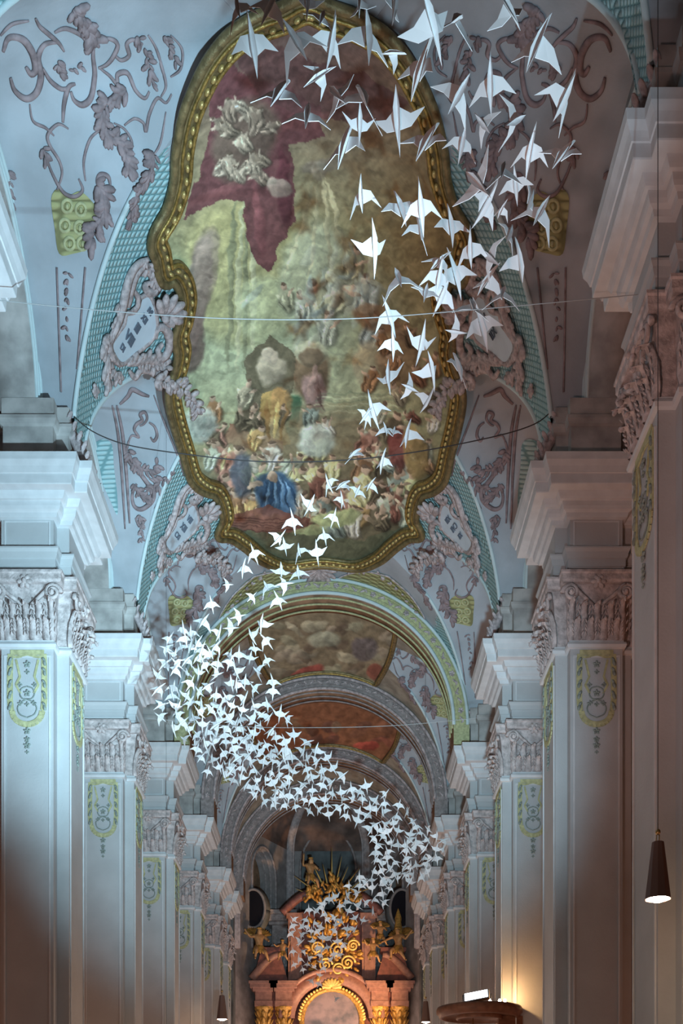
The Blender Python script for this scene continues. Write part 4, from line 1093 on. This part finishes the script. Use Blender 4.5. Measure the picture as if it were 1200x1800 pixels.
for (cx, cy) in ((118,362),(142,368),(114,396),(140,400),(122,428),(145,428)):
    scroll(mpo, [(cx+9*math.cos(a), cy+11*math.sin(a)) for a in [2*PI*i/7 for i in range(8)]], .03, taper=False); scroll(mpo, [(cx-3, cy), (cx+3, cy+2)], .04)
for (x0_, y0_, x1_, y1_) in ((10,470,20,700),(40,470,50,690),(100,470,108,690),(150,470,136,650)):
    scroll(ms, [(x0_, y0_), ((x0_+x1_)/2, (y0_+y1_)/2), (x1_, y1_)], .02, taper=False)
leafy(ml, [(42,640),(44,670),(46,700)], .1, Hh, 3, 71); leafy(ml, [(120,480),(118,540),(116,600)], .1, Hh, 2, 72)
mats = [('scrollwork', ms, M['stucco']), ('leaf_garlands', ml, M['stucco']), ('yellow_panel', mp, M['ylat']), ('rosette_relief', mpo, M['yellow'])]
SCR2 = [([(245,748),(252,745),(258,735),(254,724),(246,728),(250,738),(240,745),(236,755),(244,768),(232,765),(226,775)], .03), ([(262,742),(272,750),(276,765),(270,775),(264,768)], .03),
 ([(226,775),(222,800),(232,818),(245,830),(260,850),(270,860),(268,880),(250,895),(236,890),(232,870),(240,850)], .045), ([(262,840),(275,850),(282,870),(272,895)], .035), ([(210,710),(224,696),(232,684),(250,692),(262,696)], .04),
 ([(205,712),(215,760),(222,830),(228,920)], .035), ([(197,712),(207,760),(214,830),(220,930)], .03), ([(270,694),(290,745),(312,800),(322,836)], .022), ([(238,910),(246,925),(256,912)], .03)]
LEAF2 = [([(225,790),(235,812),(255,826),(280,815)], .16, 3), ([(304,832),(282,848),(262,860)], .16, 3), ([(246,905),(250,925),(248,950)], .12, 3), ([(236,850),(246,870),(262,880)], .15, 3)]
ms2, ml2, mp2 = MB(), MB(), MB()
for pts_, r_ in SCR2: scroll(ms2, pts_, r_)
for i, (pts_, s_, n) in enumerate(LEAF2): leafy(ml2, pts_, s_, Hh, n, i+51)
patch(mp2, [(160,790),(178,772),(196,780),(200,820),(206,870),(206,905),(194,880),(176,840)])
mats2 = [('scrollwork', ms2, M['stucco']), ('leaf_garlands', ml2, M['stucco']), ('lattice_panel', mp2, M['turq'])]
MESH2 = {(n, sx): mbb.mesh(n, mt, mirror=(sx > 0)) for n, mbb, mt in mats2 for sx in (-1, 1)}
MESH = {(n, sx): mbb.mesh(n, mt, mirror=(sx > 0)) for n, mbb, mt in mats for sx in (-1, 1)}
BN = {1: 'nearest bay', 2: 'second bay', 3: 'third bay before the first arch', 4: 'bay behind the first arch', 5: 'bay behind the second arch'}
for bi in range(1, 6):
    for sx in (-1, 1):
        r = empty('vault_stucco', (0, 6*(bi-1), 0))
        if bi == 2:
            r.location = (0, 0, 0)
            for n, _, _ in mats2: link(n, MESH2[(n, sx)], r)
            tag(r, 'thin mauve scrolls beside a lattice panel, %s side vault, second bay' % SIDE[sx], 'stucco ornament', 'stucco fields on the side vaults'); continue
        for n, _, _ in mats: link(n, MESH[(n, sx)], r)
        tag(r, 'mauve scrollwork, yellow panel, %s side vault, %s' % (SIDE[sx], BN[bi]), 'stucco ornament', 'stucco fields on the side vaults')

# cartouches on the spandrels above the piers
cb, cs, cl_, csh = MB(), MB(), MB(), MB()
SH = [(243,520),(257,514),(266,528),(270,545),(272,570),(264,593),(249,607),(232,620),(210,637),(197,624),(191,603),(203,582),(214,566),(218,549),(232,545),(239,532)]
patch(cs, SH, fb, .07)
scroll(cb, SH+[SH[0]], .05, fb, .06, False)
for pts, r_ in (([(256,452),(238,460),(224,480),(216,507),(210,537),(203,562),(193,587),(186,604)], .085), ([(250,464),(234,480),(225,508),(221,536)], .07), ([(244,478),(256,474),(266,484),(274,495),(270,506),(256,508),(250,498),(260,492)], .07),
  ([(270,590),(272,574),(286,572),(294,592),(290,616),(278,625),(273,612),(282,600)], .08), ([(287,643),(262,628),(240,630),(218,636)], .08), ([(287,655),(266,650),(244,646),(232,660),(222,648)], .06), ([(230,505),(238,520),(236,536),(226,542)], .05), ([(178,590),(186,602),(190,622),(206,640)], .06)): scroll(cb, pts, r_, fb, .07)
leafy(cl_, [(222,636),(244,628),(266,634),(290,642)], .2, fb, 3, 31, .08); leafy(cl_, [(176,596),(184,618),(182,645),(188,672)], .22, fb, 4, 32, .06); leafy(cl_, [(196,650),(204,660)], .2, fb, 3, 33, .06)
leafy(cl_, [(205,530),(200,560),(192,580)], .14, fb, 2, 34, .06); leafy(cl_, [(262,660),(285,662),(310,672),(330,692),(342,715)], .22, fb, 4, 35, .16); leafy(cl_, [(165,676),(163,685)], .15, fb, 3, 36, .05)
leafy(cl_, [(248,452),(262,470),(268,490)], .16, fb, 3, 37, .08)
c0, n0 = hit(279, 546, fb)
for (x, y) in ((262,512),(278,500),(298,500),(313,514),(317,533),(309,549),(292,557)):
    p, n_ = hit(x, y, fb); csh.lobe(c0+n0*.14, p+n_*.24, .095, n_, .8, 7, 6)
csh.ell(c0+n0*.2, Vector((.09,0,0)), Vector((0,.09,0)), Vector((0,0,.09)))
def textm(lines, sx, flip):
    """raised letters on the shield"""
    m = MB()
    A, nA = hit(204, 606, fb); B, nB = hit(262, 545, fb)
    ua, ub = to_uv(A), to_uv(B)
    for li, (s_, t, sz) in enumerate(lines):
        cu = bpy.data.curves.new('t', 'FONT'); cu.body = s_; cu.size = 1; cu.align_x = 'CENTER'; cu.align_y = 'CENTER'; cu.extrude = .02
        o = bpy.data.objects.new('t', cu); C.objects.link(o); bpy.context.view_layer.update()
        me = bpy.data.meshes.new_from_object(o.evaluated_get(bpy.context.evaluated_depsgraph_get()))
        cxp = 205+(262-205)*t; cyp = 612+(536-612)*t
        pc_, _ = hit(cxp, cyp, fb); qc, _ = hit(cxp+10, cyp+16, fb)
        u0 = to_uv(pc_); u1 = to_uv(qc); d = Vector((u1[0]-u0[0], u1[1]-u0[1])); d.normalize(); e = Vector((-d.y, d.x))
        w1, _ = hit(cxp+8, cyp-12, fb); w1 = to_uv(w1)
        if e.dot(Vector((w1[0]-u0[0], w1[1]-u0[1]))) < 0: e = -e
        vs = []
        for v in me.vertices:
            q = Vector((u0[0], u0[1]))+d*(v.co.x*sz*1.25)+e*(v.co.y*sz*1.15)
            vs.append(from_uv(q.x, q.y, .085+(.02 if v.co.z > 0 else 0)))
        m.add(vs, [tuple(p.vertices) for p in me.polygons]); bpy.data.objects.remove(o)
    return m
txt = {(-1, 1): [('IVI', .92, .13), ('XII', .74, .15), ('III', .52, .2), ('VIII', .28, .22), ('DI', .06, .14)], (-1, 2): [('VIII', .75, .18), ('XIII', .5, .2), ('CXI', .25, .16)],
       (1, 1): [('VIII', .7, .18), ('XII', .4, .18)], (1, 2): [('XIII', .75, .17), ('CVII', .5, .18), ('XII', .25, .16)]}
CM = {(n, sx): mbb.mesh(n, mt, mirror=(sx > 0)) for n, mbb, mt in (('shield', cs, M['shield']), ('scroll_border', cb, M['stuccolt']), ('leaf_work', cl_, M['stuccolt']), ('shell', csh, M['stuccolt'])) for sx in (-1, 1)}
for (sx, k), lines in txt.items():
    r = empty('cartouche', (0, 6*(k-1), 0))
    sh = link('shield', CM[('shield', sx)], r)
    for n in ('scroll_border', 'leaf_work', 'shell'): link(n, CM[(n, sx)], r)
    t = textm(lines, sx, False)
    if sx > 0:     # mirrored place, but readable: mirror the letters within their own line as well
        c_ = to_uv(hit(232, 578, fb)[0]); nv = []
        for v in t.v:
            u, vv = math.atan2(v[0]-AX, v[2]-ZS)*RB, v[1]; h = RB-math.hypot(v[0]-AX, v[2]-ZS)
            nv.append(tuple(from_uv(-c_[0]+(c_[0]-u)*-1, vv, h)) if False else tuple(from_uv(-u, vv, h)))
        t.v = nv; t.f = [f[::-1] for f in t.f]
    t.build('lettering', M['letter'], sh)
    tag(r, '%s %s stucco cartouche, blue lettered shield and shell beside the gilded frame' % ('upper large' if k == 1 else 'lower small', SIDE[sx]), 'cartouche', 'cartouches beside the big painting')
# palmette and yellow fields between the big painting and the first arch
m = MB()
c1, n1 = hit(560, 996, fb)
for k in range(9):
    a = PI*k/8; p, n_ = hit(560+34*math.cos(a), 998+32*math.sin(a)*(1.0 if k != 4 else 1.25), fb); m.lobe(c1+n1*.05, p+n_*.12, .09, n_, .8, 6, 5)
o = m.build('palmette', M['stuccolt']); tag(o, 'pinkish stucco palmette under the bottom tip of the gilded frame', 'stucco ornament')
for sx in (-1, 1):
    m = MB(); poly = [(446,1012),(492,1003),(534,1014),(536,1030),(486,1036),(440,1056),(398,1088),(384,1086),(408,1046)]
    patch(m, poly, fb, .02); r = empty('yellow_stucco_field', (0, 0, 0)); m.build('panel', M['ylat'], r, mirror=sx > 0)
    m = MB(); scroll(m, poly+[poly[0]], .03, fb, .03, False); m.build('edge_roll', M['stuccolt'], r, mirror=sx > 0)
    m = MB(); leafy(m, [(400,940),(430,958),(455,980),(490,1000),(520,1003)], .13, fb, 3, 41, .05); leafy(m, [(378,1105),(395,1075),(430,1035),(470,1000)], .13, fb, 3, 42, .05); m.build('leaf_garlands', M['stuccolt'], r, mirror=sx > 0)
    tag(r, 'yellow stucco field with leaf border %s of the palmette below the big painting' % SIDE[sx], 'stucco ornament')

# ------------------------------------------------------------ paper birds
def sheet(vs, fs, t=.012):
    m = MB(); n = len(vs); vs2 = [(x, y, z-t) for (x, y, z) in vs]
    m.v = list(vs)+vs2; m.f = [tuple(f) for f in fs]+[tuple(i+n for i in f[::-1]) for f in fs]
    ed = {}
    for f in fs:
        for i in range(len(f)):
            a, b = f[i], f[(i+1) % len(f)]
            if (b, a) in ed: ed.pop((b, a))
            else: ed[(a, b)] = 1
    for (a, b) in ed: m.f.append((b, a, a+n, b+n))
    m.sm = [False]*len(m.f); return m
def bird_meshes(lift, sweep, bend, tl):
    body = sheet([(0,.60,.10),(0,.20,.07),(0,-.10,.05),(0,-tl,.0),(-.055,.16,-.03),(-.065,-.12,-.06),(.055,.16,-.03),(.065,-.12,-.06),(0,.50,.04)],
                 [(0,1,4,8),(1,2,5,4),(2,3,5),(0,8,6,1),(1,6,7,2),(2,7,3)])
    ws = []
    for s_ in (-1, 1):
        w = sheet([(s_*.02,.19,.06),(s_*.03,-.17,.05),(s_*.24,.09+bend,.05+lift*.5),(s_*.24,-.07,.04+lift*.55),(s_*.50,-sweep,.05+lift)],
                  [(0,2,3,1) if s_ > 0 else (1,3,2,0), (2,4,3) if s_ > 0 else (3,4,2)])
        ws.append(w)
    return body, ws
VAR = []
for k, (l_, s_, b_, t_) in enumerate(((.16,.16,.04,.5),(.30,.10,.06,.46),(.05,.26,.02,.55),(.24,.30,.05,.42),(-.12,.14,.05,.5))):
    bo, ws = bird_meshes(l_, s_, b_, t_)
    whole = MB()
    for q in (bo, ws[0], ws[1]):
        o_ = len(whole.v); whole.v += list(q.v); whole.f += [tuple(i+o_ for i in f) for f in q.f]; whole.sm += q.sm
    VAR.append((bo.mesh('body', M['paper']), ws[0].mesh('wing', M['paper']), ws[1].mesh('wing', M['paper']), whole))
rb = random.Random(99)
def bird_matrix(x, y, s, ang, d, roll=None, tilt=None):
    a = math.radians(ang); pit = rb.uniform(-.55, .55) if tilt is None else tilt
    f = Vector((math.cos(a)*math.cos(pit), math.sin(pit), math.sin(a)*math.cos(pit)))
    up = Vector((rb.uniform(-.35, .35), .85, .45)); rl = rb.uniform(-.75, .75) if roll is None else roll
    rt = f.cross(up); rt.normalize(); up = rt.cross(f); up.normalize()
    q = Quaternion(f, rl); rt.rotate(q); up.rotate(q)
    sc = s/1.12*d/F*(1.10 if s > 30 else 1.2); p = U(x, y, d)
    Mx = Matrix(((rt.x, f.x, up.x, 0), (rt.y, f.y, up.y, 0), (rt.z, f.z, up.z, 0), (0, 0, 0, 1)))
    return Matrix.Translation(p) @ Mx @ Matrix.Scale(sc, 4)
def depth(x, y):
    if y < 300: return 7.6+y/300*2.6+rb.uniform(-.4, .4)
    if y < 1100: return 10.2+(y-300)/800*11.3+rb.uniform(-.5, .5)
    if y < 1260: return 22.6+rb.uniform(-.8, .8)
    return float(np.interp(y, [1260, 1400, 1500, 1600, 1730], [24.5, 28, 31.5, 36, 41]))+rb.uniform(-.7, .7)
# rows of birds high up, left to right in each row: (x, y, size, heading)
ROWS = [
 ('touching the top picture edge', [(418,12,62,100),(475,12,74,60),(540,2,62,-90),(566,30,64,80),(632,4,50,-95),(694,4,72,-90),(757,34,104,-62),(803,32,84,68),(893,12,74,-60)]),
 ('just under the gilded frame top', [(444,80,88,100),(520,72,92,122),(582,76,80,74),(646,62,104,92),(690,93,48,20),(738,122,92,70),(862,150,86,95),(944,78,100,66)]),
 ('across the dark red painting top', [(492,160,98,72),(540,200,88,86),(561,134,60,30),(590,164,78,-70),(638,168,96,100),(698,205,94,-86),(806,166,88,60),(990,175,86,60)]),
 ('level with the upper red drapery', [(632,216,62,-90),(606,252,92,76),(749,248,94,66),(812,252,66,78),(848,218,58,120),(906,212,74,48),(932,268,72,82),(989,270,84,60)]),
 ('around the right upper curve of the frame', [(635,345,62,95),(704,366,80,104),(740,366,76,100),(836,320,98,-70),(852,362,78,52),(884,298,70,80),(906,326,62,100),(881,370,34,60),(932,352,62,72),(950,372,82,64)]),
 ('over the brown right side of the painting', [(657,432,76,-82),(738,402,62,95),(792,398,72,96),(772,460,58,50),(800,484,76,110),(827,440,66,96),(860,452,72,118),(896,410,56,72),(914,461,66,102)]),
 ('where a pale wire crosses the frame', [(700,488,76,100),(748,514,56,80),(771,488,62,78),(776,520,66,58),(856,492,66,56),(884,514,68,76),(830,536,70,92),(846,574,78,112)]),
 ('in the row right of the painted pale group', [(684,556,66,110),(690,606,52,92),(740,602,62,-102),(800,583,44,0)]),
 ('beside the right waist of the frame', [(683,660,58,-90),(720,682,42,0),(758,648,58,-70),(806,644,68,96),(750,706,44,50)]),
 ('over the right half of the painted crowd', [(656,722,60,112),(642,732,36,50),(677,754,34,100),(692,758,32,80),(716,764,52,82),(622,796,44,60),(672,812,40,80)]),
 ('tight cluster level with the blue figure', [(578,850,38,112),(602,852,42,54),(628,864,36,70),(651,852,32,60),(600,879,28,90)]),
 ('over the bottom of the big painting', [(545,886,42,-112),(515,918,42,100),(488,948,36,34),(500,958,36,-80),(586,910,34,72),(570,942,36,100)]),
 ('around the bottom edge of the gilded frame', [(447,974,36,112),(526,968,36,100),(557,970,40,-84),(428,1000,34,80),(494,1002,38,-86),(524,1006,38,96)]),
 ('above the yellow field left of the palmette', [(400,1028,22,20),(442,1050,22,30),(468,1030,36,112),(498,1027,34,8),(489,1056,36,112)]),
 ('at the tip of the swarm under the palmette', [(372,1063,32,100),(358,1092,38,62),(405,1104,30,10),(418,1084,28,10),(460,1095,36,-102),(384,1114,30,70)]),
]
SW = '''A|297,1126 326,1124 307,1151 329,1161 290,1168 307,1178 278,1187 278,1212 348,1131 348,1156 370,1149 378,1138 404,1152 360,1170 348,1180 381,1185 404,1166 415,1179 364,1207 334,1202 305,1209 303,1222 329,1222 351,1216 380,1223 399,1229 416,1205 442,1117 468,1127 447,1141 440,1155 469,1161 452,1179 447,1210 479,1200 479,1216 428,1230 420,1151 407,1200
B|283,1241 282,1261 312,1243 334,1236 353,1237 375,1237 408,1240 312,1258 305,1279 340,1262 331,1281 323,1299 347,1292 382,1267 402,1261 378,1277 398,1282 380,1292 363,1287 343,1306 346,1318 373,1303 397,1304 365,1319 353,1332 373,1334 394,1325 411,1317 419,1333 398,1345 408,1354 365,1357 385,1348
C|448,1244 469,1238 471,1262 492,1254 505,1265 442,1264 425,1281 457,1277 476,1287 485,1297 516,1291 427,1301 434,1312 501,1304 539,1306 457,1321 445,1313 476,1327 532,1321 556,1318 512,1330 418,1334 491,1343 556,1339 425,1352 448,1354 539,1352 516,1356 476,1359 404,1347 564,1356 491,1362 467,1369 506,1367
D|433,1381 448,1384 448,1398 461,1394 465,1409 485,1392 508,1375 498,1379 542,1366 532,1379 525,1391 508,1400 484,1404 481,1414 502,1416 519,1418 536,1407 549,1390 550,1407 543,1426 560,1423 566,1381 574,1331 567,1354 584,1349 601,1364 581,1376 565,1369 548,1365 643,1381 618,1388 599,1392 584,1395 571,1405 577,1431
E|618,1404 636,1405 602,1405 660,1406 676,1396 594,1420 609,1417 609,1435 631,1426 650,1419 676,1413 673,1427 701,1416 628,1441 645,1434 696,1435 676,1448 716,1427 691,1446 725,1444 651,1458 680,1461 699,1459 656,1474 731,1454 753,1458 739,1464 721,1466 767,1469 779,1478
F|731,1481 750,1475 665,1486 687,1481 699,1484 767,1492 778,1493 725,1495 745,1493 714,1496 660,1499 682,1498 680,1508 767,1510 745,1508 714,1511 671,1517 695,1516 731,1519 750,1520 711,1525 657,1531 671,1531 750,1532 725,1537 742,1541 699,1543 721,1548 653,1546 674,1547
G|613,1558 632,1557 642,1553 654,1560 675,1552 685,1562 672,1572 627,1570 587,1575 607,1585 627,1592 643,1587 657,1581 675,1587 655,1602 638,1617 570,1588 543,1600 563,1594 572,1607 597,1593 613,1600 623,1613 517,1617 537,1617 552,1622 540,1630 515,1628 590,1624 547,1637 512,1642 530,1643 587,1637
H|610,1633 623,1634 527,1657 550,1653 567,1647 578,1649 612,1645 593,1654 605,1662 515,1673 533,1672 557,1667 575,1665 563,1680 587,1678 525,1687 543,1685 570,1702 532,1705 562,1714 547,1724 560,1730 590,1756 540,1695 552,1700'''
REG = {'A': 'upper left lobe by the yellow panel', 'B': 'before the third left pier cornice', 'C': 'middle part left of the reddish vault painting',
       'D': 'lower edge over the choir arch and ribs', 'E': 'narrow slope right of the central rib of the choir', 'F': 'right bend beside the rear right piers', 'G': 'part sweeping back over the golden rays', 'H': 'tail in front of the golden altar glory'}
DIRW = [(0, 'pointing right'), (45, 'pointing up right'), (90, 'pointing straight up'), (135, 'pointing up left'), (180, 'pointing left'), (-45, 'pointing down right'), (-90, 'pointing down'), (-135, 'pointing down left')]
nb = 0
for where, row in ROWS:
    rs = sorted(row); n = len(rs)
    for i, (x, y, s, a) in enumerate(rs):
        v = VAR[rb.randrange(len(VAR))]; d = depth(x, y)
        r = empty('paper_bird'); r.matrix_world = bird_matrix(x, y, s, a, d)
        for nm, me in (('body', v[0]), ('wing', v[1]), ('wing', v[2])): link(nm, me, r)
        big = 'large' if s > 70 else ('middling' if s > 42 else 'small')
        dw = min(DIRW, key=lambda q: min(abs(q[0]-a), 360-abs(q[0]-a)))[1]
        pos = 'leftmost' if i == 0 else ('rightmost' if i == n-1 else ORD[i]+' from left')
        tag(r, '%s paper bird, %s, %s' % (big, pos, where), 'paper bird', 'hanging folded paper birds'); nb += 1
pts = []
for ln in SW.split('\n'):
    k, rest = ln.split('|')
    for t in rest.split(): pts.append((k,)+tuple(float(q) for q in t.split(',')))
ex = []
# infill birds in the densest stretches of the swarm
lane = [(330,1150,60),(370,1210,80),(350,1270,60),(430,1270,60),(440,1340,70),(500,1330,60),(470,1390,40),(540,1380,55),(600,1400,45),(660,1430,45),(700,1470,55),(730,1500,45),(690,1520,45),(640,1570,40),(590,1600,45),(550,1640,50),(560,1670,45),(545,1690,35)]
allp = [(p[1], p[2]) for p in pts]
tries = 0
while len(ex) < 75 and tries < 6000:
    tries += 1; cx, cy, rr_ = rb.choice(lane); a = rb.uniform(0, 2*PI); q = rr_*math.sqrt(rb.random())*.9; x, y = cx+q*math.cos(a), cy+q*math.sin(a)*.8
    if min((x-u)**2+(y-v)**2 for u, v in allp) > (9.5 if y > 1450 else 11)**2: ex.append((x, y)); allp.append((x, y))
def ssize(y): return float(np.interp(y, [1120, 1300, 1420, 1500, 1600, 1700, 1760], [29, 26, 22, 22, 19, 16, 13]))*rb.uniform(.85, 1.2)
cnt = 0; rest = MB()
pts.sort(key=lambda p: p[2])
lim = 300-nb
for j, (k, x, y) in enumerate(pts+[('', a, b) for a, b in ex]):
    v = VAR[rb.randrange(len(VAR))]; s = ssize(y); a = rb.choice((75, 90, 105, 60, 120, 100, -75, -90, -110, 40, 140, -50)) + rb.uniform(-15, 15)
    Mx = bird_matrix(x, y, s, a, depth(x, y))
    if k and cnt < lim:
        r = empty('paper_bird'); r.matrix_world = Mx
        for nm, me in (('body', v[0]), ('wing', v[1]), ('wing', v[2])): link(nm, me, r)
        tag(r, 'small white paper bird, swarm, %s' % REG[k], 'paper bird', 'swarm birds, %s' % REG[k]); cnt += 1
    else:
        rest.add([Mx @ Vector(p) for p in v[3].v], v[3].f)
o = rest.build('paper_birds', M['paper']); tag(o, 'mass of tiny white paper birds, right bend and tail of the swarm before the altar', 'paper bird', kind='stuff')
